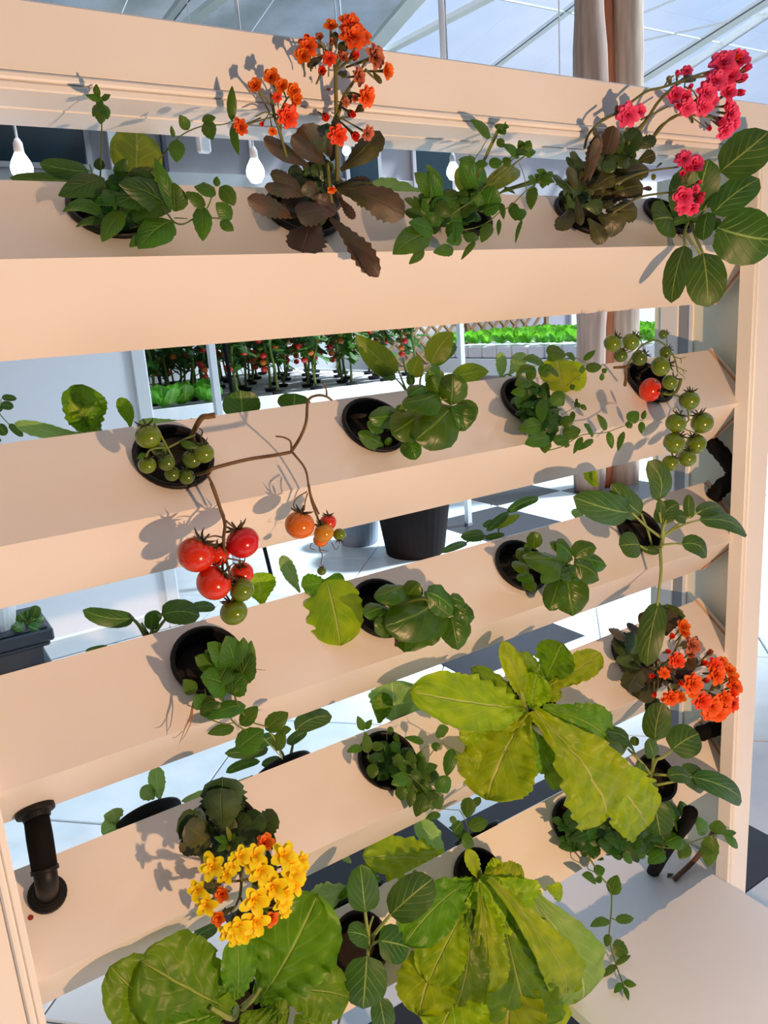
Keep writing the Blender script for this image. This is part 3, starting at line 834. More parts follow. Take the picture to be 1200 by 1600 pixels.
def calyx_mesh(mat):
    if ('c', mat.name) in tom_cache: return tom_cache['c', mat.name]
    r = random.Random(4); mb = MB()
    for k in range(6):
        an = 2 * math.pi * k / 6 + r.uniform(-.2, .2)
        ca, sa = math.cos(an), math.sin(an)
        up_ = r.uniform(0.1, 0.55)
        pts = [(0.05 * ca, 0.05 * sa, 0.86), (0.42 * ca, 0.42 * sa, 0.93 + 0.1 * up_), (0.75 * ca, 0.75 * sa, 0.95 + 0.5 * up_), (0.95 * ca + r.uniform(-.1, .1), 0.95 * sa, 0.98 + 0.95 * up_)]
        mb.tube(pts, [0.09, 0.10, 0.07, 0.02], 5)
    mb.tube([(0, 0, 0.8), (0.02, 0, 1.15), (0.1, 0.03, 1.45)], [0.12, 0.09, 0.08], 6)
    me = bpy.data.meshes.new('calyx'); me.from_pydata([tuple(v) for v in mb.v], [], mb.f)
    me.polygons.foreach_set('use_smooth', [True] * len(me.polygons)); me.materials.append(mat)
    tom_cache['c', mat.name] = me; return me
def to_matrix(z, roll=0.0):
    z = z.normalized(); x = z.cross(V((0.13, 0.31, 0.94)))
    if x.length < 1e-3: x = V((1, 0, 0))
    x.normalize(); y = z.cross(x)
    return Matrix((x, y, z)).transposed() @ Matrix.Rotation(roll, 3, 'Z')

pot_prof = [(0.0, -0.046), (0.023, -0.046), (0.0325, 0.0015), (0.0352, 0.002), (0.0356, 0.0045), (0.0350, 0.006), (0.0318, 0.0062), (0.0308, 0.003), (0.0225, -0.043), (0.0, -0.043)]
def pot_mesh():
    if 'pot' in tom_cache: return tom_cache['pot']
    mb = MB().lathe(pot_prof, (0, 0, 0), (0, 0, 1), 32)
    me = bpy.data.meshes.new('pot'); me.from_pydata([tuple(v) for v in mb.v], [], mb.f)
    me.polygons.foreach_set('use_smooth', [True] * len(me.polygons)); me.materials.append(M['black'])
    tom_cache['pot'] = me; return me
def soil_mesh():
    if 'soil' in tom_cache: return tom_cache['soil']
    mb = MB().lathe([(0.0, -0.012), (0.012, -0.013), (0.0268, -0.017), (0.0262, -0.021), (0, -0.021)], (0, 0, 0), (0, 0, 1), 20)
    me = bpy.data.meshes.new('growing_sponge'); me.from_pydata([tuple(v) for v in mb.v], [], mb.f); me.materials.append(M['soil'])
    tom_cache['soil'] = me; return me

SEED = [100]
def plant(name, label, cat, ch, k, spec, back=False, px=None, stemmat='gstem', group=None, lift=0.0):
    """one potted plant: ch, k = channel and hole; spec = lines drawn over a crop of the photograph, each with its own distance (o, cm in front of the pot)"""
    if ch is not None:
        r, a, bq, kk = chan(ch)
        if not back:
            uf = (a - r).normalized(); c = r + uf * (PCV[ch] * SQ); c.x = PCX[ch][k]; nf = V((0, -math.sin(TH[ch]), math.cos(TH[ch])))
        else:
            ub = (a - kk).normalized(); c = kk + ub * (0.5 * SQ); c.x = BCX[ch][k]; nf = V((0, math.cos(TH[ch]), math.sin(TH[ch]))); c = c + nf * lift
    else:
        c = V(k); nf = V((0, 0, 1))
    root = thing(name, label, cat, c, group)
    if ch is not None:
        R = to_matrix(nf)
        for nm, me in (('pot', pot_mesh()), ('growing_sponge', soil_mesh())):
            o = bpy.data.objects.new(nm, me); COL.objects.link(o); o.parent = root
            o.rotation_euler = R.to_euler()
    Y0 = c.y
    st = dict(cx=0, cy=0, s=1.0, kind='mint', o=(1.0, 4.0), sm=stemmat)
    def P(x, y): return st['cx'] + x / st['s'], st['cy'] + y / st['s']
    def at(x, y, o):
        p = onY(x, y, Y0 - o / 100.0)
        if st.get('h'):
            h = hit_rig(x, y)
            if h is not None and (p - CAM).length > h - 0.010: p = CAM + ray(x, y) * (h - 0.010)
            return p
        if not back and ch is not None:
            if (p - c).length < 0.034: return p
            h = hit_rig(x, y)
            if h is not None:
                t = (p - CAM).length
                q = CAM + ray(x, y) * h
                if (q - c).length < 0.0325 and t > h: return p
                if t > h - 0.005: p = CAM + ray(x, y) * (h - 0.005)
        if ch == 4 and not back and p.z < ZTB + 0.006 and 0.60 < onZ(x, y, ZTB).x < 0.95 and p.y < 0.03: p = onZ(x, y, ZTB + 0.006)
        return p
    stems = {}
    flow = []
    def addleaf(x0, y0, x1, y1, wd, kw):
        SEED[0] += 1
        sd = SEED[0]
        kind = kw.get('k', st['kind'])
        o0, o1 = st['o']
        st['h'] = 'h' in kw
        if 'o' in kw: o0, o1 = [float(q) for q in kw['o'].split(',')]
        bx, by = P(x0, y0); tx, ty = P(x1, y1)
        A = at(bx, by, o0); B = at(tx, ty, o1)
        mid = (A + B) / 2
        wm = wd / st['s'] / FPX * depth(mid) * WF.get(kind, 1.0)
        st['h'] = False
        n = face_normal_hint(mid, sd, float(kw.get('u', 0.3)), float(kw.get('j', 0.25)))
        bend = float(kw.get('b', 0)) / st['s'] / FPX * depth(mid)
        g = leaf_geo(A, B, wm, n, kind, bend, float(kw.get('a', 0.10)), float(kw.get('t', 0)), sd, float(kw.get('f', 0)))
        obj('leaf', g[0], g[1], M[KMAT.get(kind, kind)], root, g[2], True)
        return A, B
    for line in spec.strip().splitlines():
        t = line.split()
        if not t or t[0].startswith('#'): continue
        if t[0] == 'C': st['cx'], st['cy'], st['s'] = float(t[1]), float(t[2]), float(t[3]); continue
        if t[0] == 'K': st['kind'] = t[1]; continue
        if t[0] == 'O': st['o'] = (float(t[1]), float(t[2])); continue
        if t[0] == 'M': st['sm'] = t[1]; continue
        kw = dict(q.split('=') for q in t[1:] if '=' in q)
        a = [q for q in t[1:] if '=' not in q]
        if t[0] == 'L':
            addleaf(*[float(q) for q in a[:5]], kw)
        elif t[0] == 'S':
            pts = []; rr = [float(q) for q in a[0].split('-')]
            for q in a[1:]:
                x, y, o = [float(z) for z in q.split(',')]
                pts.append(at(*P(x, y), o))
            sp = smoothline(pts, 5)
            dm = depth(pts[0])
            r0 = rr[0] / st['s'] / FPX * dm; r1 = rr[-1] / st['s'] / FPX * dm
            n = len(sp)
            mb = MB().tube(sp, [r0 + (r1 - r0) * i / (n - 1) for i in range(n)], 7)
            stems.setdefault(kw.get('m', st['sm']), []).append(mb)
        elif t[0] == 'F':
            mt = a[0]; kd = a[1]; x, y, r_ = [float(q) for q in a[2:5]]; o = float(a[5]) if len(a) > 5 else st['o'][1]
            p = at(*P(x, y), o); flow.append((mt, kd, p, r_ / st['s'] / FPX * depth(p) * 1.27))
        elif t[0] == 'T':
            mt = a[0]; x, y, r_ = [float(q) for q in a[1:4]]; o = float(a[4]) if len(a) > 4 else st['o'][1]
            p = at(*P(x, y), o); rm = r_ / st['s'] / FPX * depth(p)
            h = hit_rig(*P(x, y))
            if ch is not None and h is not None and (CAM + ray(*P(x, y)) * h - c).length > 0.034:
                lim = h - rm * 1.35
                if (p - CAM).length > lim: p = CAM + ray(*P(x, y)) * lim; rm = r_ / st['s'] / FPX * depth(p)
            rr = random.Random(int(x * 7 + y)); 
            dz = V((rr.uniform(-.35, .35), rr.uniform(-.45, .1), 1.0)) if 'd' not in kw else RIGHT * float(kw['d'].split(',')[0]) + UP * float(kw['d'].split(',')[1]) - FWD * 0.2
            o_ = bpy.data.objects.new('tomato', tomato_mesh(M[mt])); COL.objects.link(o_); o_.parent = root
            o_.location = p - c; o_.rotation_euler = to_matrix(dz, rr.random() * 6).to_euler(); o_.scale = (rm, rm, rm)
            lab = {'tred': 'ripe red tomato', 'tcrim': 'crimson red tomato', 'torg': 'orange tomato', 'tyel': 'yellow orange tomato', 'tgrn': 'green tomato', 'tdgrn': 'dark green tomato'}[mt]
            o_['label'] = lab
            o2 = bpy.data.objects.new('calyx', calyx_mesh(M[kw.get('c', 'calyx')])); o2.scale = (0.8, 0.8, 0.95); COL.objects.link(o2); o2.parent = o_
        elif t[0] == 'B':
            cx, cy, rx, ry, n, wd = [float(q) for q in a[:6]]
            o0, o1 = st['o']
            if 'o' in kw: o0, o1 = [float(q) for q in kw['o'].split(',')]
            SEED[0] += 1; rb_ = random.Random(SEED[0] * 3)
            for q in range(int(n)):
                an = q * 2.39996 + rb_.uniform(-.4, .4); rr = math.sqrt((q + 0.5) / n)
                bx, by = cx + rx * 0.85 * rr * math.cos(an), cy + ry * 0.85 * rr * math.sin(an)
                an2 = math.atan2(ry * math.sin(an), rx * math.cos(an)) + rb_.uniform(-0.9, 0.9)
                ln = wd * rb_.uniform(1.15, 1.5)
                ex, ey = bx + math.cos(an2) * ln * 0.55, by + math.sin(an2) * ln * 0.55
                sx, sy = bx - math.cos(an2) * ln * 0.45, by - math.sin(an2) * ln * 0.45
                hz = o0 + (o1 - o0) * (1 - rr * 0.8) * rb_.uniform(0.5, 1.0)
                k2 = dict(kw); k2['o'] = '%f,%f' % (hz, hz + rb_.uniform(-0.8, 0.8)); k2['j'] = kw.get('j', '0.55')
                addleaf(sx, sy, ex, ey, wd * rb_.uniform(0.75, 1.05), k2)
                if q % 3 == 0 and ch is not None and 'ns' not in kw:
                    s0 = at(*P(sx, sy), hz)
                    stems.setdefault(st['sm'], []).append(MB().tube([c - nf * 0.008 + V((rb_.uniform(-.01, .01), 0, 0)), (c + s0) / 2 + V((0, -0.004, 0.006)), s0], [0.0011, 0.0010, 0.0007], 5))
    if flow:
        pts = [q[2] for q in flow]
        for i, (mt, kd, p, rm) in enumerate(flow):
            near = [q for q in pts if (q - p).length < 0.045]
            cen = sum(near, V((0, 0, 0))) / len(near) + V((0, 0.012, -0.004))
            dz = (p - cen)
            dz = dz.normalized() * (0.75 if dz.length > 1e-4 else 0) + (CAM - p).normalized() * 0.75
            me = flower_mesh('flower', M[mt], FKIND[kd], i % 3)
            o_ = bpy.data.objects.new('flower', me); COL.objects.link(o_); o_.parent = root
            o_.location = p - c; o_.rotation_euler = to_matrix(dz, i * 1.3).to_euler(); o_.scale = (rm, rm, rm)
            if mt == 'ffade': o_['label'] = 'faded pinkish brown flower'
            tail = p - dz.normalized() * rm * 2.0
            stems.setdefault('kstem', []).append(MB().tube([p - dz.normalized() * rm * 0.05, p - dz.normalized() * rm * 0.8, (tail + cen) / 2, cen], [rm * 0.22, rm * 0.15, rm * 0.09, rm * 0.09], 6))
    for sm, lst in stems.items():
        al = MB()
        for mb in lst: al.add(mb.v, mb.f)
        al.build('stem', M[sm], root, smooth=True)
    return root
# ---------------------------------------------------------------- the plants, row by row
# top row, back side first
plant('potted_pak_choi', 'broad round backlit olive leaf plant standing behind the top left mint', 'potted plant', 0, 0, """
C 20 110 3.333
O -1 0
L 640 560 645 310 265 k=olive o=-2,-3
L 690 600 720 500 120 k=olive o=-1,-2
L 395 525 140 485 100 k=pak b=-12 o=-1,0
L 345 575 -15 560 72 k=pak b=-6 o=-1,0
S 5-4 400,490,-1 410,520,-1 420,560,-1 m=pstem
S 6-5 640,560,-2 640,620,-2 m=pstem
""", back=True)
plant('potted_mint', 'large leaved dark mint plant at the left end of the top channel', 'potted mint', 0, 0, """
C 20 110 3.333
M mstem
O 1 5
K dmint
S 4-3 455,560,2 460,420,4 463,300,6 462,200,7
K mint
L 460 140 380 128 34 o=7,7.5 b=-8
L 460 140 507 125 34 o=7,7.5 b=8
L 440 140 436 72 36 o=7,7.5
L 458 150 445 200 34 o=7,7
L 458 175 418 240 42 o=6.8,7.4
L 472 175 492 255 46 o=6.8,7.4
L 458 190 458 280 58 o=6.8,7.6
K dmint
L 450 520 450 455 50 o=2,2
L 475 560 238 652 118 o=3,4.5 b=-10
L 480 770 262 735 62 o=4,5 b=45
L 500 800 330 815 40 o=4,4.5 b=20
L 545 560 590 460 66 o=4,5
L 490 585 580 575 66 o=4,5
L 600 540 740 560 70 o=4,5
L 825 735 550 590 140 o=4,6 b=20
L 700 640 540 700 120 o=4,5.5
L 560 640 470 680 90 o=4,5.5
L 620 720 760 780 110 o=4,5
K mint
L 835 785 655 930 152 o=5,6 b=8
L 845 735 738 455 70 o=5,6
L 850 735 840 585 118 o=5,6
L 565 735 465 892 92 o=4.5,6
L 690 850 608 920 52 o=5,5.5
L 660 690 780 760 100 o=4,5.5
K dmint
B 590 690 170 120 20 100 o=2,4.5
M mstem
S 5-4 700,660,4 790,730,5 840,790,5.5 890,800,6 955,768,6 1030,768,6.2 1092,772,6.4
S 4-3 960,765,6 1010,720,6.2 1035,660,6.4 1042,630,6.5
S 3 840,768,5.5 910,772,6
K mint
L 985 705 990 888 88 o=6,6.6
L 1005 700 902 632 66 o=6.2,6.6 b=-8
L 1050 610 945 605 78 o=6.3,6.6 b=-18
L 1075 610 1152 705 78 o=6.4,6.8 b=-10
L 1140 775 1058 690 80 o=6.4,6.8
L 1080 785 1150 835 55 o=6.4,6.8
L 1062 605 1062 552 34 o=6.5,6.8
S 4-2.5 700,540,3 790,430,4 860,352,5 930,310,5.5 1010,285,6 1090,282,6.4 1150,262,6.8
L 855 360 852 478 74 o=5,5.6
L 915 310 868 233 52 o=5.5,6
L 838 350 825 288 22 o=5,5.4
L 1008 262 1040 362 70 o=6,6.6
L 985 262 1056 245 44 o=6,6.6
L 1140 262 1142 82 46 o=6.6,7.2
L 1142 282 1176 440 42 o=6.6,7
""")
plant('potted_kalanchoe', 'bronze leaved kalanchoe with tall orange flower clusters in the top channel', 'flowering plant', 0, 1, """
C 370 20 4.444
M kstem
O 4 7
S 16-12 700,1300,3 695,900,6 690,650,7 684,330,7.5
S 14-8 700,720,7 745,580,7.2 830,450,7.5 900,330,7.8
S 9-7 684,350,7.5 720,250,7.8 790,170,8
S 9-6 684,330,7.5 620,260,7.8 560,180,8
S 9-6 684,340,7.5 600,300,7.8 520,290,8
S 8-6 730,600,7 790,555,7.5 890,580,7.8
S 8-6 690,740,7 790,720,7.5
S 9-7 890,390,7.7 940,440,7.8 1000,485,8
S 12-9 345,1000,6 290,800,7 262,720,7.2 235,560,7.5
S 8-6 300,860,6.8 310,760,7 340,720,7.5
S 6-4 262,720,7.2 200,690,7.2 130,720,7.2
S 7-5 280,740,7.2 340,610,7.4 390,560,7.5
S 7-5 240,640,7.2 180,570,7.4 140,540,7.5
K kalo
L 560 230 480 185 40 k=kalo o=7.6,7.8
L 600 240 500 215 40 k=kalo o=7.6,7.8
L 610 300 490 375 46 k=kalo o=7.6,8
L 690 250 680 130 46 k=kalo o=7.6,8
L 740 330 725 200 50 k=kalo o=7.6,8
L 760 400 720 440 60 k=kalo o=7.2,7.6
L 800 560 760 640 50 k=kalo o=7,7.4
L 690 700 690 800 60 k=kalo o=6.8,7.2
L 820 690 880 650 50 k=kalo o=7,7.4
L 940 400 1005 490 34 k=kalo o=7.8,8.2
F famber H 240 450 52 7.8
F famber H 128 510 46 7.8
F famber H 312 508 46 7.9
F famber H 392 540 46 7.9
F famber H 410 595 42 7.8
F fred B 398 640 38 7.8
F fred D 350 718 62 8.2
F fred B 175 770 36 7.6
F famber B 246 818 30 7.5
F fred B 280 585 28 7.8
F forange D 790 92 66 8.4
F famber H 655 98 46 8
F forange D 798 172 76 8.7
F forange H 868 172 54 8.4
F fred D 815 300 66 8.8
F fred B 640 320 40 8.2
F fred H 488 190 50 8
F forange D 492 240 58 8.3
F famber H 458 300 52 8.2
F fred D 592 405 64 8.6
F ffade D 955 310 66 8.2
F ffade H 735 310 36 8.1
F famber H 1035 405 52 8.4
F ffade H 845 440 46 8
F forange H 898 580 56 8.4
F fred H 612 722 56 8.2
F fred D 795 700 62 8.5
F fred D 702 850 54 8.3
F fred D 820 852 66 8.6
F ffade B 905 835 42 8.2
F ffade B 575 172 28 7.9
F ffade B 660 205 38 8
F ffade B 755 620 26 7.8
F ffade B 815 590 26 7.8
F ffade B 635 530 24 7.6
F forange H 30 790 46 7.2
S 5-4 262,720,7.2 150,750,7.2 50,790,7
C 380 200 4.615
K kal
O 3 6
L 560 240 440 -30 175 k=kal o=4,6.5 u=0.1
L 620 200 560 -20 150 k=kalg o=4,6 u=0.1
L 640 240 640 30 110 k=kal o=4,6
L 480 280 148 72 125 o=4,6.5 b=-22 f=0.3
L 590 260 348 55 112 k=kalb o=4.5,7 b=-18 f=0.3
L 700 300 985 20 165 k=kalo o=4,6.5 b=30 f=0.25
L 720 260 975 20 60 k=kal o=3.8,6.2 b=26
L 440 465 195 335 112 k=kal o=4,6
L 440 490 155 425 100 k=kalb o=4.5,6.5 b=-14
L 385 640 30 505 130 k=kalb o=5,7 b=-12
L 400 600 230 600 90 k=kal o=4.5,6
L 670 420 925 385 78 k=kal o=4,6
L 690 450 1160 640 205 k=kalb o=5,7.5 b=-30
L 680 440 960 520 170 k=kalo o=4.9,6.8 b=-20
L 690 500 803 655 62 k=kal o=4.6,6
L 655 620 385 630 165 k=kalb o=5.5,7 b=10 f=0.2
L 520 650 425 898 255 k=kal o=5.2,7 u=0.4
L 625 650 968 1068 150 k=kal o=5.5,8 b=-14
L 760 830 975 1075 90 k=kalb o=7,8.4 b=-10
B 530 400 150 170 18 130 k=kalg o=2,4.5 ns=1
B 520 520 150 130 10 130 k=kal o=3,5 ns=1
B 470 330 110 60 6 100 k=kalg o=2,4 ns=1
S 16-12 640,560,4 620,400,4.5 610,250,5
F famber B 640 440 30 6
""")
plant('potted_pak_choi', 'pale green broad leaf plant behind the middle mint of the top channel', 'potted plant', 0, 2, """
C 580 170 4
L 350 525 -5 492 165 k=letp o=-1,0 b=-20 a=0.05
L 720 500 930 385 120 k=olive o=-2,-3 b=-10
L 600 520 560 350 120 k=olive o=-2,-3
L 680 560 640 330 130 k=pak o=-1.5,-2.5
S 6-5 350,525,-1 400,600,-1 m=pstem
""", back=True)
plant('potted_mint', 'bushy mint plant in the middle of the top channel beside bronze kalanchoe', 'potted mint', 0, 2, """
C 580 170 4
M gstem
K mint
O 2 5
B 420 620 180 130 26 92 o=2.5,5.5
B 640 560 110 90 9 85 o=3,5.5
L 370 790 135 910 150 o=5,6.5 b=22
L 390 770 235 710 104 o=5,6.2
L 330 880 236 970 56 o=5.6,6.4
L 515 880 388 898 72 o=5.6,6.2
L 400 590 365 395 110 o=4,5.5
L 380 520 270 400 96 o=4,5.5
L 440 510 345 345 70 o=4,5.5
L 640 520 560 320 90 o=3.5,5
L 720 640 770 480 130 o=4,5.5
L 700 650 810 600 80 o=4.5,5.5
L 640 770 600 835 90 o=5.4,6
L 650 830 563 943 36 o=5.5,6
L 742 715 690 835 72 o=5.5,6.2
L 800 690 795 792 28 o=5.5,6
L 815 590 828 690 34 o=5.5,6
L 880 585 905 700 60 o=5.5,6.2
L 915 620 935 700 84 o=5.6,6.4
L 942 695 902 838 26 o=5.8,6.4
L 1010 480 998 632 66 o=5.8,6.4
L 520 700 520 835 100 o=5,6
L 565 800 470 830 80 o=5,6
L 210 640 340 680 60 o=4,5
S 4-3 500,660,4 560,620,4.5 650,560,5 720,480,5.4 820,440,5.8 905,335,6.4
S 4-3 560,760,4.5 660,740,5 740,700,5.3 800,650,5.6 880,600,5.7 960,520,6 1025,480,6.4
S 3-2 620,420,5 640,330,5.8 690,250,6.2 735,182,6.6 790,190,6.8 830,240,6.9
S 3-2 970,510,6 955,420,6.3 925,340,6.5
S 3-2 375,640,4 372,520,4.8 370,400,5.4
L 745 180 620 68 66 o=6.6,7.2
L 790 190 832 240 46 o=6.8,7.1
B 815 118 26 26 7 40 o=6.6,7.4
L 925 300 822 225 62 o=6.6,7.2
B 960 258 42 42 9 54 o=6.6,7.6
L 735 345 822 332 62 o=5.6,6
L 640 340 545 320 56 o=5.8,6.2
L 640 340 610 290 40 o=5.8,6.2
L 655 345 730 345 46 o=5.8,6.2
L 830 350 870 310 60 o=6,6.5
L 830 490 900 530 24 o=5.6,6
B 1080 432 44 44 9 52 o=6,7
L 1030 465 980 425 56 o=6.2,6.6
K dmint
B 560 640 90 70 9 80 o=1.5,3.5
""")
plant('potted_kalanchoe', 'olive leaved kalanchoe with hot pink double flowers in the top channel', 'flowering plant', 0, 3, """
C 840 180 5.4545
K kalo
O 3 6
B 400 640 170 150 16 160 k=kalg o=1,4 ns=1
B 560 560 150 170 14 150 k=kalo o=2,5 ns=1
B 640 370 120 90 8 130 k=kalg o=5.4,7.4 ns=1
L 300 720 130 535 175 k=kalg o=3,5
L 335 640 262 440 74 o=3.5,5.5
L 330 520 240 380 90 k=kalg o=3,5
L 400 450 280 360 130 k=kalg o=3.5,5
L 400 560 520 170 110 k=kal o=5,8 b=8
L 440 560 505 190 84 k=kalb o=5,8
L 570 460 650 90 140 k=kal o=5,8.2
L 640 400 700 150 120 k=kalg o=5,8
L 720 380 860 120 170 k=kalg o=5.2,8.4
L 780 300 1015 210 96 k=kalg o=6.4,8 b=-10
L 850 400 1003 330 110 o=4.5,6
L 700 370 830 290 120 k=kalg o=4.5,5.5
L 610 440 870 420 80 k=kalg o=4.6,6 b=-6
L 620 590 950 460 160 o=5,6.8 b=-20
L 470 640 660 515 140 o=5,6.6 b=-10
L 640 660 900 600 170 o=4.8,6.4
L 660 700 860 640 110 k=kal o=4.6,6
L 580 810 850 800 180 o=5,6.6 b=16
L 640 740 830 600 120 k=kal o=4.4,6
L 520 860 720 985 190 o=5,6.4 b=-10
L 430 880 555 1098 126 o=5.4,6.6 b=-8
L 330 690 370 940 70 o=5,6
L 290 790 205 985 150 o=4.6,5.8
L 380 770 560 790 110 k=kalg o=4.8,5.8
L 605 720 600 800 80 o=5.6,6.2
L 700 600 690 640 80 k=olive o=6,6.4
L 870 630 975 625 36 k=kal o=5.6,6
L 520 200 470 130 70 o=7,8
M kstem
S 16-12 690,360,5 790,240,6 870,130,7 960,0,8
S 12-9 400,280,5.5 430,170,6.5 520,70,7.5 640,0,8
S 13-10 740,270,6 755,180,6.5 760,110,7
S 12-9 980,190,6.5 1050,90,7.2 1180,10,7.8
S 11-8 660,590,6.5 800,520,6.8 950,475,7 1200,440,7.5
S 12-9 640,830,6.3 760,760,6.6 900,690,6.9 1190,650,7.4
L 990 500 985 555 40 k=olive o=6.6,6.8
L 1010 450 1060 405 20 k=kalo o=6.8,7
C 940 60 4.615
S 13-9 190,760,7 260,660,7.3 330,580,7.6 400,470,7.9 470,395,8.1 540,335,8.2 640,290,8.4 790,265,8.6
S 11-8 0,590,6.6 60,560,6.8 120,530,7 220,455,7.5 330,380,7.8 450,350,8 560,310,8.2 700,260,8.4 800,232,8.6
S 11-8 370,720,7 450,620,7.4 530,560,7.7 620,548,8 720,560,8.2 800,566,8.3
S 8-6 285,585,7.4 370,545,7.7 480,490,8
S 6-4 620,550,8 680,590,8.1 745,640,8.2
S 6-4 640,545,8 670,510,8.1 700,490,8.2
S 7-5 600,350,8.1 660,380,8.2 690,430,8.3
S 7-5 450,350,8 490,290,8.1 520,270,8.2
L 500 340 480 270 34 k=kalo o=8,8.2
L 530 330 680 280 60 k=kalo o=8,8.4
L 690 490 690 430 24 k=kalo o=8.2,8.4
L 625 560 660 610 22 k=kalo o=8,8.2
L 130 520 95 500 40 k=kalo o=7.2,7.4
F fpink D 185 550 66 8.2
F fpink H 262 530 50 7.8
F fpink B 545 255 40 8
F fpink B 612 240 36 8
F fpink D 530 405 54 8.2
F fpink D 552 480 64 8.6
F fpink D 612 500 50 8.4
F fpink H 600 420 46 8.1
F fpink H 640 350 40 8.1
F fpink D 875 180 74 9
F fpink D 980 160 70 8.8
F fpink D 1040 215 60 8.6
F fpink D 818 310 68 9.2
F fpink D 925 270 68 9.3
F fpink D 1010 290 62 9
F fpink D 750 395 62 9
F fpink D 905 390 62 9.2
F fpink D 995 390 58 9
F fpink D 735 490 54 8.8
F fpink H 790 440 48 8.7
F fpink D 860 592 70 9.2
F fpink H 930 545 58 8.9
F fpink H 900 490 48 8.8
F fpink H 775 645 48 8.8
F fpink D 890 660 54 9
F fpink H 945 620 46 8.8
F fred H 975 140 46 9.1
C 990 200 5.517
F fpink D 432 270 60 8.4
F fpink D 520 330 76 8.8
F fpink D 420 400 62 8.6
F fpink H 545 280 46 8.3
F fpink H 470 350 46 8.6
F fpink B 560 470 40 8.2
F fpink H 530 530 38 8.3
F fpink D 425 585 78 9
F fpink D 555 610 82 9
F fpink H 425 680 54 8.7
F fpink D 505 690 56 8.8
F fpink H 585 570 44 8.7
S 6-4 520,560,8 480,490,8.1 400,530,8.1
""")
plant('potted_pak_choi', 'pak choi with very big dark green leaves at the right end of the top channel', 'potted pak choi', 0, 4, """
C 990 200 5.517
K pak
M pstem
O 4 8
L 470 800 420 340 280 o=3.5,5.5
L 560 720 650 268 290 o=3.6,5.5 b=-15
L 745 375 1170 30 390 o=6,10 b=20
L 680 742 1085 440 280 o=6,9 b=-10
L 720 855 1215 960 470 o=6.4,10.5 b=30
L 600 1075 640 1545 340 o=6.5,7.5
L 445 1010 325 1508 215 o=6.3,7 b=8
L 345 790 168 790 345 o=4.6,5.4
L 640 725 600 968 165 o=5.4,6.4
L 700 770 690 880 110 o=5,5.6
L 300 840 480 800 70 o=4.5,5 b=-20
S 14-10 470,800,3 440,900,5 443,1020,6.3
S 15-11 490,820,3 540,950,5 600,1085,6.5
S 10-8 450,900,4.5 520,1010,5.6 585,1110,6.4
S 13-9 480,800,3 600,720,4.6 745,380,5
S 13-9 490,800,3 600,760,5 690,740,5.4
S 13-9 500,810,3 620,800,5 725,855,5.6
S 10-7 470,800,3 400,800,4 340,790,4.6
S 6-4 700,880,5.2 720,900,5.3 690,935,5.4
""")
# second row
plant('potted_lettuce', 'pale lettuce plant rising behind the second channel at left, leaf folded over', 'potted lettuce', 1, 0, """
C 0 560 5.4545
K letp
L 860 640 700 220 330 k=letd o=-1,0 b=-70 a=0.2
L 760 590 640 290 150 k=let o=0,0.5 b=-30
L 690 640 125 552 130 o=-1,0 b=-30
L 700 680 690 460 150 o=-2,-2
L 1110 590 1010 340 110 k=letd o=-2,-1.5 b=20
C 190 560 3.243
L 360 305 85 320 75 k=letp o=-2,-1 b=-38
""", back=True)
plant('potted_sprouts', 'small sprig of rounded blue green leaves at the left picture edge above second channel', 'potted plant', None, (-0.02, 0.22, ZR[1] + 0.0), """
C 0 560 5.4545
K pak
O 0 0.5
M pstem
S 5-4 -80,800,0 -30,600,0 0,440,0 10,340,0
S 5-4 -40,420,0 20,500,0 80,565,0
L 15 330 142 345 60
L 5 390 115 415 80
L 78 560 195 665 62
L -20 560 50 655 90
L -30 440 25 430 50
L -60 690 10 705 50
""")
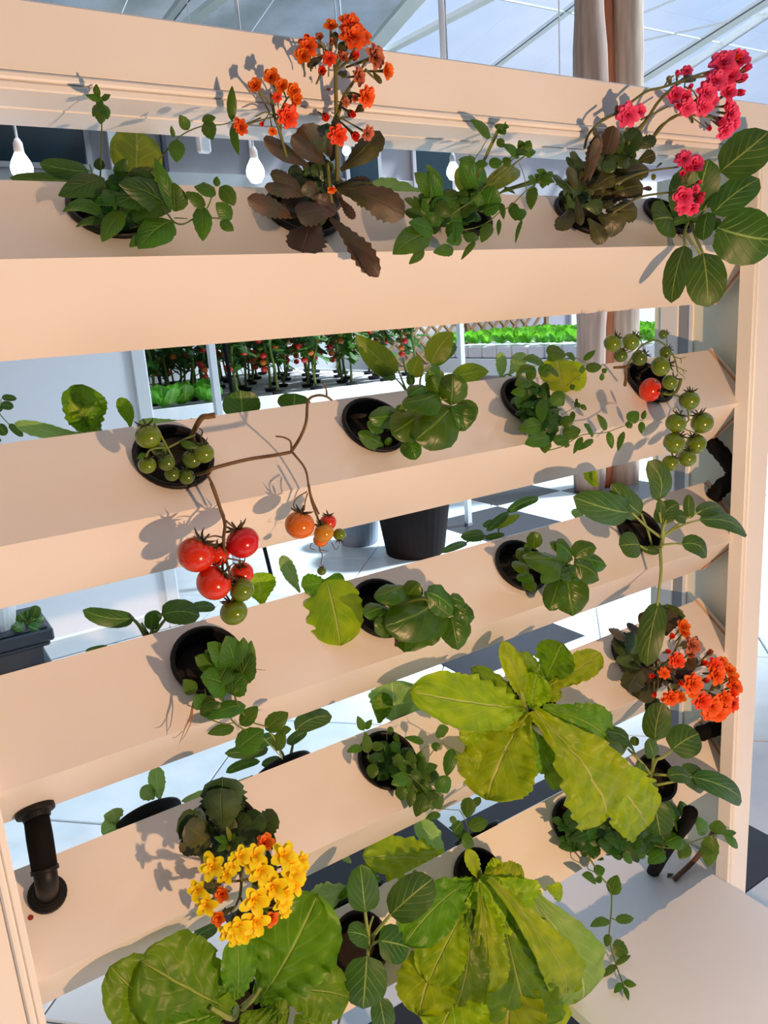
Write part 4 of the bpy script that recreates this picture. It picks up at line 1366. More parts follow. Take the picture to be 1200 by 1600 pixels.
plant('tomato_plant', 'cut brown tomato vine with red and green fruit in left pot of second channel', 'tomato plant', 1, 0, """
C 190 560 3.243
M tan
S 13-15 365,420,1.5 360,385,2.5 385,330,4 410,298,4.6 440,294,4.8 475,288,5
S 10-9 380,590,3 440,572,5 480,552,5.4 640,512,5.6 780,490,5.7 858,475,5.8
S 9-6 858,475,5.8 905,400,5.6 935,320,5.4 945,215,5.2 990,188,5 1035,192,4.8 1065,212,4.6
S 5-3 1040,188,4.8 1035,150,4.8 1018,122,4.8
S 6-4 862,465,5.8 855,420,5.9 820,400,6 782,395,6
S 6-5 868,478,5.8 930,560,5.6 950,660,5.6 968,720,6.2 1000,790,6.8
S 7-6 435,590,5.2 470,660,5.3 500,750,6.0 520,800,6.6
M gstem
S 7-6 165,330,5 220,430,5 262,510,4.5
S 6-5 230,455,4.8 330,405,4.5 370,390,4
S 6-5 235,450,4.8 150,460,5 120,500,5
S 5-4 400,400,4 410,370,5 395,355,5.5 m=tan
T tgrn 135 395 66 4.5
T tgrn 415 480 54 4.2
T tdgrn 355 510 50 3.6
T tgrn 130 540 46 4
T tdgrn 228 528 44 4.4
T tdgrn 330 600 42 3.4
T tdgrn 255 585 40 3.2
T tdgrn 190 460 40 2.5
L 300 430 390 450 36 k=mint o=5,5.4
L 120 480 80 510 26 k=mint o=4.8,5
C 250 760 3.75
M tan
S 11-8 300,-20,6.6 350,120,7.4 380,220,7.8 372,310,8 385,420,8 410,520,8 430,640,8
S 6-4 385,200,7.8 420,230,7.8 440,250,8
S 6-4 372,300,8 320,290,8 280,300,8
S 6-4 390,420,8 440,430,8 500,440,8.4
S 8-6 870,-10,6.8 890,90,7.2 925,190,7.6 935,230,7.8
S 4-3 862,30,7 800,70,7.2 785,120,7.4 830,145,7.4
S 4-3 865,40,7 850,90,7.4 845,140,7.6
S 4-2 930,340,7.6 938,380,7.7 950,400,7.7 943,460,7.7
S 3-2 935,370,7.7 985,380,7.7
S 3-2 890,330,7.6 880,360,7.6 910,372,7.7
S 3-2 1005,330,7.7 1030,370,7.8 1050,345,7.8
T tred 335 400 72 7.2 c=dcalyx
T tred 480 510 70 7.4 c=dcalyx
T tcrim 485 328 99 8 c=dcalyx d=-0.4,0.9
T tred 210 400 109 8 c=dcalyx d=0.5,0.8
T tred 315 566 104 8.6 c=dcalyx d=0.6,0.6
T tgrn 480 606 73 8.8 c=dcalyx d=-.5,.5
T tgrn 432 736 81 8.6 c=dcalyx d=-.3,.9
T torg 818 226 88 8 c=dcalyx d=0.2,1
T tred 985 210 50 7.4 c=dcalyx
T torg 942 312 46 7.4 c=dcalyx
T tyel 960 272 60 8 c=dcalyx d=-.3,.9
T tgrn 1052 282 39 8 c=dcalyx d=0,-1
T tdgrn 947 496 27 7.7 c=dcalyx d=0,1
""")
plant('potted_pak_choi', 'two round green leaves peeping over the second channel below the tomato bed', 'potted pak choi', 1, 1, """
C 190 560 3.243
K pak
M pstem
O -1 0
L 612 300 603 162 190
L 870 270 880 178 170 t=8
S 6-5 612,300,-1 615,350,-1
S 6-5 870,270,-1 860,330,-1
""", back=True)
plant('potted_pak_choi', 'tall pale backlit pak choi rising behind the basil of the second channel', 'potted pak choi', 1, 2, """
C 530 490 4.444
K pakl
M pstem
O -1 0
L 412 395 112 145 190 b=-30
L 392 452 200 345 84 k=pak o=-1.5,-1
L 640 352 792 132 180 b=-22
L 640 360 805 205 100 k=pak o=-2,-2 b=10
L 508 445 558 288 135
L 500 500 490 410 60 k=pak o=-1.5,-1
L 780 450 1038 402 140 b=-12
L 690 480 660 380 110 o=-0.5,0
S 8-5 470,545,-1 440,470,-1 412,395,-1
S 7-4 462,535,-1 430,490,-1 392,452,-1
S 8-5 495,530,-1 500,480,-1 508,445,-1
S 7-5 560,530,-1 570,430,-1 640,352,-1
S 7-5 700,540,-1 740,470,-1 780,450,-1
""", back=True)
plant('potted_basil', 'glossy basil plant in the second channel, right of the tomato vine', 'potted basil', 1, 1, """
C 530 490 4.444
K basil
M gstem
O 2 5
S 8-6 330,820,1 420,720,3 560,650,5 700,600,6 790,590,6.5
L 690 555 435 620 165 o=6,6.2 b=-38
L 600 510 480 570 110 o=5.6,5.8
L 700 480 620 385 120 o=5,5.6
L 700 560 640 440 110 o=5.4,5.8
L 775 635 782 415 165 o=6.4,7 b=10
L 830 430 740 520 120 o=6.5,6.8
L 805 635 875 815 170 o=6.4,7
L 850 600 915 770 130 o=6.2,6.8
L 780 640 835 800 80 o=6.8,7.2
L 790 640 525 880 285 o=6.2,6.6 b=-14
L 600 650 640 560 120 o=5.4,5.8
L 560 690 362 835 195 o=4.8,5.4 b=-14
L 425 690 205 725 120 o=3,3.5 b=-12
L 310 765 200 790 96 o=2.4,3
L 310 925 128 830 96 o=2.2,3
L 290 860 240 850 40 o=2.4,2.8
L 340 920 345 860 44 o=2,2.8
L 490 880 532 1015 112 o=5,5.6
L 440 900 500 985 70 o=4.6,5.2
L 430 690 430 630 56 o=3.6,4
""")
plant('potted_lettuce', 'light green lettuce leaves behind the mint of the second channel', 'potted lettuce', 1, 3, """
C 760 520 4.615
K letp
O -1 0
L 105 345 98 138 84 k=letp
L 165 300 262 140 120 k=letp b=12
L 500 180 560 430 290 k=letf o=3.6,6 a=0.03 h=1
L 520 300 725 330 220 k=letf o=4.5,6 h=1
L 215 330 330 240 100 k=let o=2,2 h=1
S 8-5 105,345,-1 150,300,-1 240,350,-1 m=pstem
""", back=True)
plant('potted_mint', 'small leaved mint with a long runner hanging over second channel at centre right', 'potted mint', 1, 2, """
C 760 520 4.615
M gstem
K dmint
O 2 5
B 360 520 150 150 26 92 o=2,5.5
B 430 640 130 110 12 90 o=4,6
K mint
L 415 215 265 190 90 o=5,5.6
L 335 240 225 290 66 o=5,5.4
L 430 130 575 160 110 o=5,5.5
L 440 200 560 130 70 o=4.8,5.2
L 300 340 350 250 70 o=4.8,5.4
L 380 300 470 235 90 o=4.6,5.4
L 320 350 205 378 92 o=4.6,5
L 285 425 176 432 66 o=4,4.6
L 400 660 228 695 112 o=5.4,6
L 455 750 276 805 112 o=6,6.4
L 430 770 420 868 76 o=6,6.4
L 480 430 555 525 104 o=5.4,6
L 400 480 400 650 80 o=5.4,6
L 560 600 600 690 80 o=5.8,6.4
L 550 730 680 700 100 o=6,6.6
L 480 780 600 770 80 o=6.2,6.6
L 560 800 600 815 40 o=6.2,6.6
S 4-3 440,850,6 500,835,6.2 560,812,6.4 680,740,6.6 770,728,6.8 865,718,7 940,690,7 1025,660,7.2
L 690 750 628 872 44 o=6.6,7
L 770 768 663 848 44 o=6.8,7
L 772 738 703 660 82 o=6.8,7.1
L 866 700 798 588 52 o=7,7.2
L 880 712 905 836 48 o=7,7.2
L 990 712 948 853 44 o=7.1,7.3
L 1020 640 1098 570 84 o=7.2,7.5
L 1030 650 1042 690 34 o=7.2,7.4
L 1015 640 1025 690 30 o=7.2,7.4
L 1120 640 1118 728 44 o=7.2,7.4
L 1126 625 1146 558 34 o=7.2,7.5
S 3-2 1025,660,7.2 1080,630,7.3 1128,632,7.3
S 3-2 540,590,5.6 600,560,6 640,535,6.2
B 652 510 18 24 5 32 o=6,6.6 ns=1
L 680 520 722 556 34 o=6.2,6.6
L 622 565 622 640 36 o=6,6.4
S 3-2 520,210,4.6 620,175,5 690,205,5.2 745,230,5.3 800,235,5.4 860,225,5.4
L 700 200 785 128 42 o=5.2,5.6
L 715 262 832 240 70 o=5.3,5.7
L 690 290 690 235 44 o=5.2,5.6
L 830 345 838 288 32 o=5.3,5.6
L 835 285 868 260 36 o=5.3,5.6
L 640 190 570 150 50 o=5,5.4
S 3-2 575,385,5 640,330,5.2 700,285,5.3
L 520 300 440 270 66 o=4.6,5.4
L 600 400 640 380 40 o=4.8,5.2
""")
plant('tomato_plant', 'green tomato trusses hanging from right end pot of second channel, one red fruit in pot', 'tomato plant', 1, 3, """
C 930 490 5.714
M tan
S 14-12 265,640,1 275,560,2.5 272,480,4 260,475,4.2
S 13-12 300,470,4 240,478,4.2 170,482,4.2
M gstem
S 9-7 290,460,4 330,390,4.5 400,300,5 470,255,5.2 540,238,5.4 600,262,5.5 640,300,5.6 700,380,6 725,460,6.2 735,520,6.2
S 16-12 765,580,6 750,640,6 715,705,6 660,722,5.6 600,712,5
S 9-7 690,725,6 760,745,6.4 800,800,6.8 830,880,7.2 835,950,7.2
S 6-5 835,950,7.2 790,1020,7.4 880,1060,7.4 930,1080,7.2
S 6-4 380,290,5 330,330,5 280,350,5
S 6-4 430,290,5 400,230,5 370,180,5
S 5-3 640,300,5.6 640,240,5.4 640,140,5.4
S 5-3 700,380,6 760,400,6 810,385,6
S 5-3 725,470,6.2 780,500,6.2 820,515,6.2
S 4-2 735,520,6.2 790,560,6.3 800,590,6.3
S 4-2 760,400,6 770,430,6.1 760,440,6.1
S 4-2 780,500,6.2 800,540,6.2
S 4-2 400,230,5 420,190,5 350,140,5
S 4-2 760,880,7 720,830,7 700,870,7 740,900,7
S 4-2 835,950,7.2 880,940,7.2 910,890,7 880,850,7
T tdgrn 225 375 62 4.4 d=0.3,0.8
T tgrn 155 265 80 5 d=0.6,0.8
T tgrn 318 250 77 5.2 d=0.6,0.7
T tdgrn 395 395 72 5 d=0.7,0.5
T tdgrn 605 185 42 5.2 d=0.8,0.3
T tdgrn 628 345 56 5.4 d=0.7,0.6
T tgrn 585 470 90 6 d=0.9,0.2
T tgrn 665 615 70 6.2 d=0.6,0.6
T tred 492 680 106 2.6 d=1,-.2
T tgrn 840 775 90 7.2 d=0,1
T tgrn 720 980 92 7.4 d=0.3,.8
T tgrn 955 975 100 7.4 d=-0.4,.7
T tgrn 900 1165 92 7.2 d=-0.4,.6
T tgrn 670 1335 74 7 d=0.5,.8
T tgrn 705 1155 98 7.6 d=.4,.6
T tgrn 820 1290 82 7.6 d=0,.8
""")
# third row
plant('potted_pak_choi', 'pak choi with two spreading dark leaves behind the third channel at left', 'potted pak choi', 2, 0, """
C 100 900 2.727
K pak
M pstem
O -1 0
L 300 178 80 145 78 b=-20 o=-1,-1
L 415 165 578 172 112 b=-14 o=-1,-1
L 540 135 645 132 54 o=-2,-2
L 345 195 415 160 60 o=-2,-2
L 370 230 380 155 62
L 92 320 185 298 22
S 9-6 345,255,-1 315,205,-1 280,172,-1
S 9-6 372,250,-1 385,200,-1 412,165,-1
S 8-6 385,245,-1 415,205,-1 440,175,-1
S 7-5 360,252,-1 330,200,-1
""", back=True)
plant('potted_mint', 'mint with exposed sponge and dangling roots in left pot of third channel', 'potted mint', 2, 0, """
C 100 900 2.727
K mint
M gstem
O 2 5
L 690 375 610 285 84 o=4,5.5
L 725 400 690 255 112 o=4,5.6
L 745 430 765 262 80 o=4.2,5.6
L 770 440 798 275 64 o=4.4,5.6
L 745 460 805 330 90 o=4.8,5.8
L 650 390 558 345 76 o=3.6,4.4
L 700 475 582 430 122 o=4.8,6
L 700 500 770 420 100 o=5,6
L 700 380 650 470 90 o=4.4,5.6
L 720 420 720 500 90 o=5,6
B 690 390 80 70 8 84 o=3,5
L 560 500 508 442 56 o=4,4.6
L 600 555 552 512 64 o=5,5.6
L 580 590 668 540 64 o=5.4,6
L 640 520 590 560 60 o=5.2,5.8
L 775 552 612 610 72 o=6,6.4 b=8
L 752 636 826 556 62 o=6.4,6.8
L 725 645 612 672 48 o=6.2,6.6
S 4-3 665,470,4.6 690,560,5.8 722,622,6.4 780,662,6.6
S 4-3 720,480,5 745,560,6.2 800,620,6.6 860,640,6.8
S 3-2 600,480,4.6 612,540,5.4 650,600,5.8
S 3-2 620,610,6 680,630,6.4 720,625,6.4
L 858 655 955 582 74 o=6.8,7.2
L 735 742 852 655 100 o=6.8,7.2
L 905 745 935 650 54 o=6.8,7.2
L 918 660 968 652 36 o=6.8,7.2
S 4-3 860,640,6.8 900,700,6.8 930,780,6.8 m=pstem
S 3-2 850,690,6.8 920,765,6.8 m=pstem
M root
S 6-1 552,540,4.6 538,600,5.2 515,650,5.6 492,715,5.8
S 3-1 548,560,4.8 545,610,5.3 520,670,5.6 500,700,5.8
S 2-1 505,660,5.6 480,685,5.7 460,690,5.7
S 2-1 740,370,4 810,395,4.2 860,402,4.2
""")
plant('potted_lettuce', 'yellow green lettuce leaf flopped over the third channel left of basil', 'potted lettuce', 2, 1, """
C 420 840 3.529
K let
O 0 3
L 318 235 395 595 315 k=letf o=4,9 a=0.05 u=0.5 b=-8 h=1
L 330 250 180 270 110 k=letd o=3.5,3.5 h=1
L 300 238 418 232 66 k=letd o=0.6,1
L 172 302 72 98 82 k=letp o=-1,-1.5 b=-8
C 250 760 3.75
L 600 690 570 505 170 k=let o=-1,-2 a=0.02
""", back=True)
plant('potted_basil', 'drooping basil with large cupped leaves at the middle of third channel', 'potted basil', 2, 1, """
C 420 840 3.529
K basil
M gstem
O 3 6
S 8-6 620,440,1 720,380,4 860,340,6 1000,430,7
L 745 262 580 330 112 o=4,4.6 b=-16
L 760 325 830 252 92 o=4,5
L 690 330 640 370 70 o=3.6,4.4
L 640 385 525 425 86 o=3.4,4.4
L 690 400 600 440 90 o=3.8,4.6
L 930 345 640 490 215 o=5.4,6 b=-26
L 690 510 580 475 90 o=5,5.4
L 870 300 1030 425 130 o=6,6.8 b=-14
L 900 300 870 330 50 o=5.6,6
L 1000 330 1085 370 84 o=6,6.6
L 1035 415 1135 440 112 o=6.4,7
L 1060 380 1100 480 90 o=6.4,7
L 1010 435 1045 620 120 o=6.6,7.4
L 1060 440 1060 580 90 o=6.4,7
L 1000 445 745 630 185 o=6.4,6.8 b=62
L 720 540 770 590 90 o=5.6,6
L 700 560 710 590 24 o=5.4,5.6 k=kal
L 1020 430 1060 400 50 o=7,7.4
""")
plant('potted_pak_choi', 'narrow leaved pak choi leaning behind the right basil of the third channel', 'potted pak choi', 2, 2, """
C 680 720 4.2857
K pak
M pstem
O -1 0
L 480 345 692 255 66 b=-14 o=-2,-2
L 500 330 690 240 40 o=-2.5,-2.5
L 400 450 570 362 62 o=-1,-1 k=pakl
L 345 470 490 345 60 o=-1,-1
L 330 490 170 510 84 b=-8
L 210 545 36 615 62 b=-10
L 330 520 465 492 44
L 320 440 390 400 40 o=-1.5,-1.5
S 6-5 420,520,-1 430,440,-1 470,360,-2
S 6-5 380,530,-1 330,500,-1 210,545,-1
""", back=True)
plant('potted_basil', 'compact basil rosette at the right of third channel with a tiny upright leaf', 'potted basil', 2, 2, """
C 680 720 4.2857
K basil
M gstem
O 3 6
S 8-6 600,720,1 700,700,4 800,720,6 890,730,7
L 890 690 585 650 185 o=6,6.4 b=-22
L 860 590 770 560 70 o=5.8,6.2
L 920 660 810 550 130 o=6,6.6
L 662 590 668 474 82 o=4.6,5.2
L 645 600 600 560 50 o=3.6,4
L 935 650 1080 585 112 o=6.2,7 b=-24
L 960 655 1148 700 112 o=6.2,7
L 930 690 1095 800 165 o=6.6,7.4 b=-18
L 885 780 925 1040 200 o=6.6,7.4
L 840 790 765 1005 130 o=6.2,7
L 740 720 820 800 130 o=6,6.6
B 885 750 30 36 7 62 o=7,8
L 650 610 545 650 96 o=3.6,4.4
L 620 700 525 720 96 o=3,4
L 650 760 555 800 84 o=3.2,4
L 660 800 600 860 80 o=3.4,4
S 3-3 690,600,4.5 660,590,4.6
""")
plant('potted_lettuce', 'small light lettuce leaves behind the pak choi of the third channel', 'potted lettuce', 2, 3, """
C 880 700 4
K letp
O -1 0
L 215 240 125 148 86 k=let
L 205 235 160 140 60 k=let
L 135 445 50 395 62 k=letp
""", back=True)
plant('potted_pak_choi', 'tall branching pak choi at right of the third channel, one leaf hanging far down', 'potted pak choi', 2, 3, """
C 880 700 4
K pak
M pstem
O 4 7
L 425 400 62 305 200 b=-14 o=6,7
L 488 412 300 225 160 b=-20 o=5.6,6
L 590 330 530 82 150 o=6,6.6 b=40
L 625 480 725 350 140 o=6.5,7 b=-30
L 615 440 605 320 60 o=6,6.4
L 690 420 770 440 90 o=6.6,6.8
L 790 440 785 290 70 o=6,6.4
L 830 410 990 370 90 o=6,6.6 b=-10
L 850 450 1148 546 130 o=6.6,7.4 b=-22
L 740 600 895 685 120 o=6.8,7.4 b=-36
L 480 605 350 610 170 o=6,6.4
L 600 965 525 1365 160 o=7.5,8.5 b=14
L 480 620 600 640 50 o=5,5.4 b=16
S 14-10 540,620,1 600,625,4 618,590,5.5 628,520,6.4
S 9-7 605,555,5.6 520,490,5.8 425,400,6
S 7-6 552,605,2 530,520,4 488,412,5.6
S 11-8 620,560,6 625,500,6.5 650,440,6.6
S 8-6 635,550,6 700,490,6.2 770,440,6.2 860,395,6.2
S 8-6 635,545,6 750,480,6.4 850,450,6.6
S 7-6 625,605,6 690,598,6.4 745,600,6.8
S 8-6 610,625,5 540,640,5.2 480,610,6
S 11-8 605,630,6 612,760,6.8 600,880,7.2 588,985,7.6
S 8-6 600,400,6.2 612,460,6.2 620,520,6.2
""")
# fourth row
plant('potted_lettuce', 'young pale lettuce with toothed leaf tips behind the yellow flowers of the fourth channel', 'potted lettuce', 3, 0, """
C 0 1200 5
K letp
O -1 0
L 980 430 790 500 150 k=letp o=0,0
L 900 440 880 320 150 k=letp o=0,0
C 100 900 2.727
L 408 955 395 812 74 k=letp
L 385 950 330 900 66 k=letp
L 805 850 500 960 52 k=letp b=-26 o=-2,0.5
L 690 838 835 790 42 k=pak b=-10 o=-2.5,-2.5
""", back=True, lift=0.013)
plant('potted_pak_choi', 'dark round leaved pak choi behind the fourth channel under the mint runner', 'potted pak choi', 3, 1, """
C 100 900 2.727
K pak
M pstem
O -1 0
L 985 655 1142 598 92 b=-14 o=-2,-2
L 870 735 685 755 58 b=-10 o=-1.5,-1.5
L 820 720 900 680 60 o=-1.5,-1.5
L 950 715 1035 658 48 o=-1.5,-1.5
L 930 785 842 805 48
S 7-5 962,790,-1 975,720,-1.5 995,650,-2
S 6-4 945,790,-1 920,740,-1.5 870,715,-1.5
""", back=True, lift=0.007)
plant('potted_lettuce', 'deep green lettuce leaves behind the fourth channel, left of the big lettuce', 'potted lettuce', 3, 2, """
C 560 970 2.5
K letd
O -1 0
L 150 400 130 235 190 k=letp o=-1,-1
L 170 380 230 250 120 k=letp o=-2,-2
L 80 400 100 280 70 k=letd o=-1,-1
""", back=True)
plant('potted_kalanchoe', 'yellow flowered kalanchoe with dark scalloped leaves in the fourth channel', 'flowering plant', 3, 0, """
C 260 1190 5
K kalg
O 3 6
L 460 520 440 120 290 o=3.5,6 j=0.12
L 450 540 430 205 250 o=4.5,6.4 j=0.12
L 520 420 590 240 130 o=4,6
L 350 610 90 455 210 o=3.5,5.4 j=0.15
L 310 420 230 410 100 o=3,4.5
L 340 660 145 500 190 o=4.6,6.2 k=kalo j=0.15
L 560 530 645 425 120 o=5,6
L 580 620 745 400 170 o=4.4,6 j=0.2
L 690 600 865 410 170 o=4,5.6
L 740 660 850 590 120 o=4.5,5.6
L 690 700 800 560 120 k=kalo o=4.6,5.8
L 290 720 110 620 130 o=3.6,4.8 k=kalo
L 430 690 390 820 160 o=5,6
L 790 690 815 900 96 o=5.4,6.4
L 660 860 760 960 130 o=5.2,6
L 400 930 330 1030 120 o=5.4,6.2
B 450 600 190 150 14 160 o=2,4.5 ns=1
K kalo
L 480 640 370 590 46 o=6.6,7.2 k=mint
L 500 620 470 510 40 o=6.8,7.4 k=olive
L 520 620 585 605 46 o=6.8,7.4 k=mint
L 470 650 395 700 46 o=6.8,7.4 k=mint
L 510 610 535 560 36 o=6.8,7.4 k=mint
L 470 610 420 580 36 o=6.8,7.4 k=mint
L 520 650 540 690 46 o=6.8,7.4 k=mint
L 490 650 480 700 36 o=6.8,7.4 k=olive
L 560 640 600 700 50 o=6.6,7.2 k=kalo
M kstem
S 14-11 500,700,5 560,820,6.4 585,930,7 575,1050,7.6
S 10-8 575,1050,7.6 540,1130,8 500,1180,8.2
S 10-8 578,1060,7.6 620,1150,8 650,1220,8.4
S 10-8 585,930,7 700,900,7.5 800,880,8
S 10-8 580,930,7 470,940,7.4 380,940,7.6
S 8-6 585,900,7 600,820,7.4 620,760,7.6
S 8-6 800,880,8 900,890,8.2 960,900,8.2
L 430 960 290 950 70 k=kalo o=7.2,7.6
L 560 880 560 760 60 k=kalo o=7.2,7.8
L 640 930 750 930 70 k=kalo o=7,7.6
L 530 1130 420 1210 40 k=kalo o=7.8,8.2
L 560 1150 580 1260 70 k=kalo o=7.8,8
L 700 1150 740 1200 60 k=kalo o=8,8.2
L 780 1080 870 1180 110 k=kalo o=7.6,8
L 850 880 960 920 60 k=kalo o=7.8,8
F famber S 768 640 66 7.4
F fyellow S 580 740 60 8.2
F fyellow S 690 735 70 8.4
F fyellow S 735 850 76 8.9
F fyellow S 655 790 60 8.2
F fyellow S 360 825 80 8.2
F fyellow S 465 880 58 8.4
F fyellow S 520 815 50 8.4
F fyellow S 245 1000 62 8.2
F fyellow S 315 1115 66 8.4
F famber B 435 1035 56 8
F fyellow S 690 1075 86 9.2
F fyellow S 838 975 86 9
F fyellow S 915 735 84 8.6
F fyellow S 960 800 62 8.6
F fyellow S 985 870 80 8.9
F fyellow S 1045 830 56 8.4
F fyellow S 1000 960 62 8.7
F fyellow S 925 1020 62 8.9
F fyellow S 900 1090 62 8.7
F fyellow S 925 1170 44 8.6
F famber B 810 1225 60 8.7
F fyellow S 695 1245 88 9.2
F fyellow S 545 1300 78 9.2
F fyellow S 620 1330 62 9.1
F fyellow S 480 1325 62 9
F fyellow S 540 1375 52 9
F famber S 410 1220 52 8.6
F fyellow S 1060 760 44 8.4
""")
plant('potted_mint', 'small leaved mint spilling from the middle pot of the fourth channel', 'potted mint', 3, 1, """
C 530 1100 5.217
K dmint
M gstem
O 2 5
B 420 460 190 150 22 92 o=1.5,4
K mint
B 600 560 190 150 22 105 o=3.5,6
B 720 760 100 90 8 95 o=5.5,6.5
L 200 215 148 98 64 o=3,3.4
L 210 205 266 128 50 o=3,3.4
L 235 400 212 230 80 o=3,3.6
L 190 348 62 392 68 o=3,3.4
L 260 350 370 340 76 o=3,3.6
L 272 485 272 610 88 o=3,3.6
L 395 200 445 220 44 o=2.4,2.8
L 470 310 465 235 52 o=2.6,3.2
L 690 305 532 272 62 o=3.6,4 b=-8
L 785 310 790 388 66 o=4.2,4.6
L 850 270 820 168 110 o=4.6,5
L 925 360 875 590 98 o=5,5.6
L 815 590 885 728 132 o=5.6,6.2
L 940 430 1060 470 100 k=let o=5.6,6.2
L 1040 440 1160 480 110 k=let o=5.8,6.2
L 565 580 425 655 96 o=6,6.4
L 580 560 680 600 70 o=6,6.6
L 480 520 480 400 80 o=4.4,5
L 500 670 512 790 90 o=6,6.4
L 595 700 575 845 70 o=6,6.4
L 690 730 625 920 104 o=6.2,6.6
L 760 720 825 860 112 o=6.2,6.6
L 825 895 705 935 62 o=6.4,6.6
S 3-2 240,460,2 230,360,3 200,200,3.2
S 3-2 395,340,2 388,260,2.4 400,190,2.4
S 3-2 640,420,3.6 690,360,4 740,340,4.2
S 4-3 740,420,4 800,335,4.4 850,330,4.8 930,370,5 1000,420,5.4
S 3-2 850,330,4.8 845,270,4.8
S 4-3 480,600,5 560,570,6 640,640,6.2 720,710,6.2
S 4-3 700,800,6 820,850,6.4 900,860,6.4 980,865,6.4
S 4-3 980,865,6.2 1030,950,6 1060,1050,5.8
L 1060 760 1040 930 110 o=6,6.2
L 1055 1010 1215 950 104 o=5.8,6
L 930 1050 1000 960 100 k=pak o=5.6,5.8
L 900 930 960 960 50 o=6.2,6.4
L 1150 760 1080 850 60 o=6,6.2
L 1000 1090 1100 1150 110 o=5.8,6
""")
plant('potted_lettuce', 'big open bright lettuce sprawling from the fourth channel over the fifth', 'potted lettuce', 3, 2, """
C 560 970 2.5
K let
O 3 6
L 640 345 440 185 90 k=letd o=2,3 b=-18
L 650 335 205 275 190 k=let o=4,6 b=-38
L 650 320 562 78 74 k=let o=4,5.5 b=10
L 660 310 640 120 100 k=letd o=3,4.5
L 655 270 690 180 90 k=letd o=3,4
L 735 240 800 88 150 k=letd o=3.5,5.5
L 725 275 945 125 100 k=let o=4.5,6.5 b=10
L 680 345 700 205 120 k=let o=4.8,6.4
L 690 320 790 270 70 k=let o=4.6,6
L 720 335 975 460 150 k=letd o=4.6,6 b=-20
L 670 420 755 590 100 k=letd o=4.6,5.4
L 690 440 780 660 60 k=letd o=4.5,5
L 860 480 1128 800 210 k=let o=6.4,7.5
L 680 350 960 770 270 k=let o=5.4,8 b=-14 a=0.16
L 665 365 500 700 260 k=let o=5,7 b=12 a=0.1
L 500 420 395 450 90 k=let o=5.8,6.2
S 16-10 650,350,3 640,300,4.5 630,260,5 m=pstem
L 620 340 600 310 50 k=kal o=3,3.2
""")
plant('potted_kalanchoe', 'dark leaved kalanchoe with orange red flower heads at right end of fourth channel', 'flowering plant', 3, 3, """
C 940 930 5.217
K kalg
O 2 5
B 230 470 110 130 9 130 k=kalg o=1.5,4 ns=1
L 240 400 75 310 140 k=kal o=3,4.4
L 340 460 190 350 150 k=kalg o=3.6,4.6
L 335 340 205 228 54 k=kal o=3.6,4.4
L 420 300 350 130 130 k=kal o=3.4,5
L 520 300 600 90 180 k=kalg o=3.4,5
L 520 330 560 120 150 k=kal o=3.8,5
L 370 610 215 780 160 k=kalo o=4,5.5 b=20
L 400 700 300 850 170 k=kalo o=4,5.5
L 360 820 440 930 130 k=kalo o=5,6
L 540 620 750 600 120 k=kal o=5,6.4
L 730 640 750 495 80 k=kal o=5.6,6.4
L 600 650 670 720 120 k=kal o=5.4,6.2
L 780 440 770 330 30 k=kal o=5.8,6.4
B 480 640 150 110 10 110 k=kal o=3,5 ns=1
M kstem
S 12-9 440,600,3 520,560,5 600,450,6 640,350,6.6
S 12-9 440,640,3 600,690,5.5 760,760,6.8 880,780,7.4
S 9-7 450,660,4 460,730,5.6 440,790,6.4
S 9-7 520,700,5 560,780,6.2 570,830,6.6
L 620 420 700 390 50 k=kalo o=6.4,6.8
L 640 470 620 540 60 k=kalo o=6,6.4
L 880 780 960 720 60 k=kalo o=7,7.6
L 870 790 930 870 70 k=kalo o=7,7.4
L 560 730 620 770 80 k=kalo o=6,6.4
L 950 700 1010 650 60 k=kalo o=7,7.4
F famber H 660 255 52 7
F fred D 572 335 50 7.2
F fred D 540 460 54 7.2
F fred D 615 532 52 7.3
F famber H 672 305 44 7
F fred D 410 655 56 7.2
F forange B 505 635 40 6.8
F ffade H 545 600 50 6.8
F fred D 428 806 54 7.2
F forange D 560 835 56 7.4
F famber H 635 820 50 7.2
F ffade D 735 410 60 7
F ffade H 715 480 44 6.8
F ffade D 880 470 50 7.6
F fred D 835 555 62 8
F fred D 925 570 54 8.2
F forange D 930 645 66 8.6
F fred D 848 695 52 8.3
F forange D 740 720 70 8.2
F fred D 640 710 52 7.8
F famber H 740 790 50 7.9
F famber H 985 550 44 8
F famber H 1035 615 54 8.2
F famber H 1060 670 48 8.2
F forange D 1075 740 60 8.4
F fred D 1050 805 66 8.6
F forange D 1005 840 54 8.5
F fred D 820 862 62 8.4
F forange D 895 905 66 8.7
F forange D 940 960 62 8.6
F fred D 1060 885 58 8.4
F forange D 1000 925 54 8.5
F forange H 870 960 48 8.4
""")
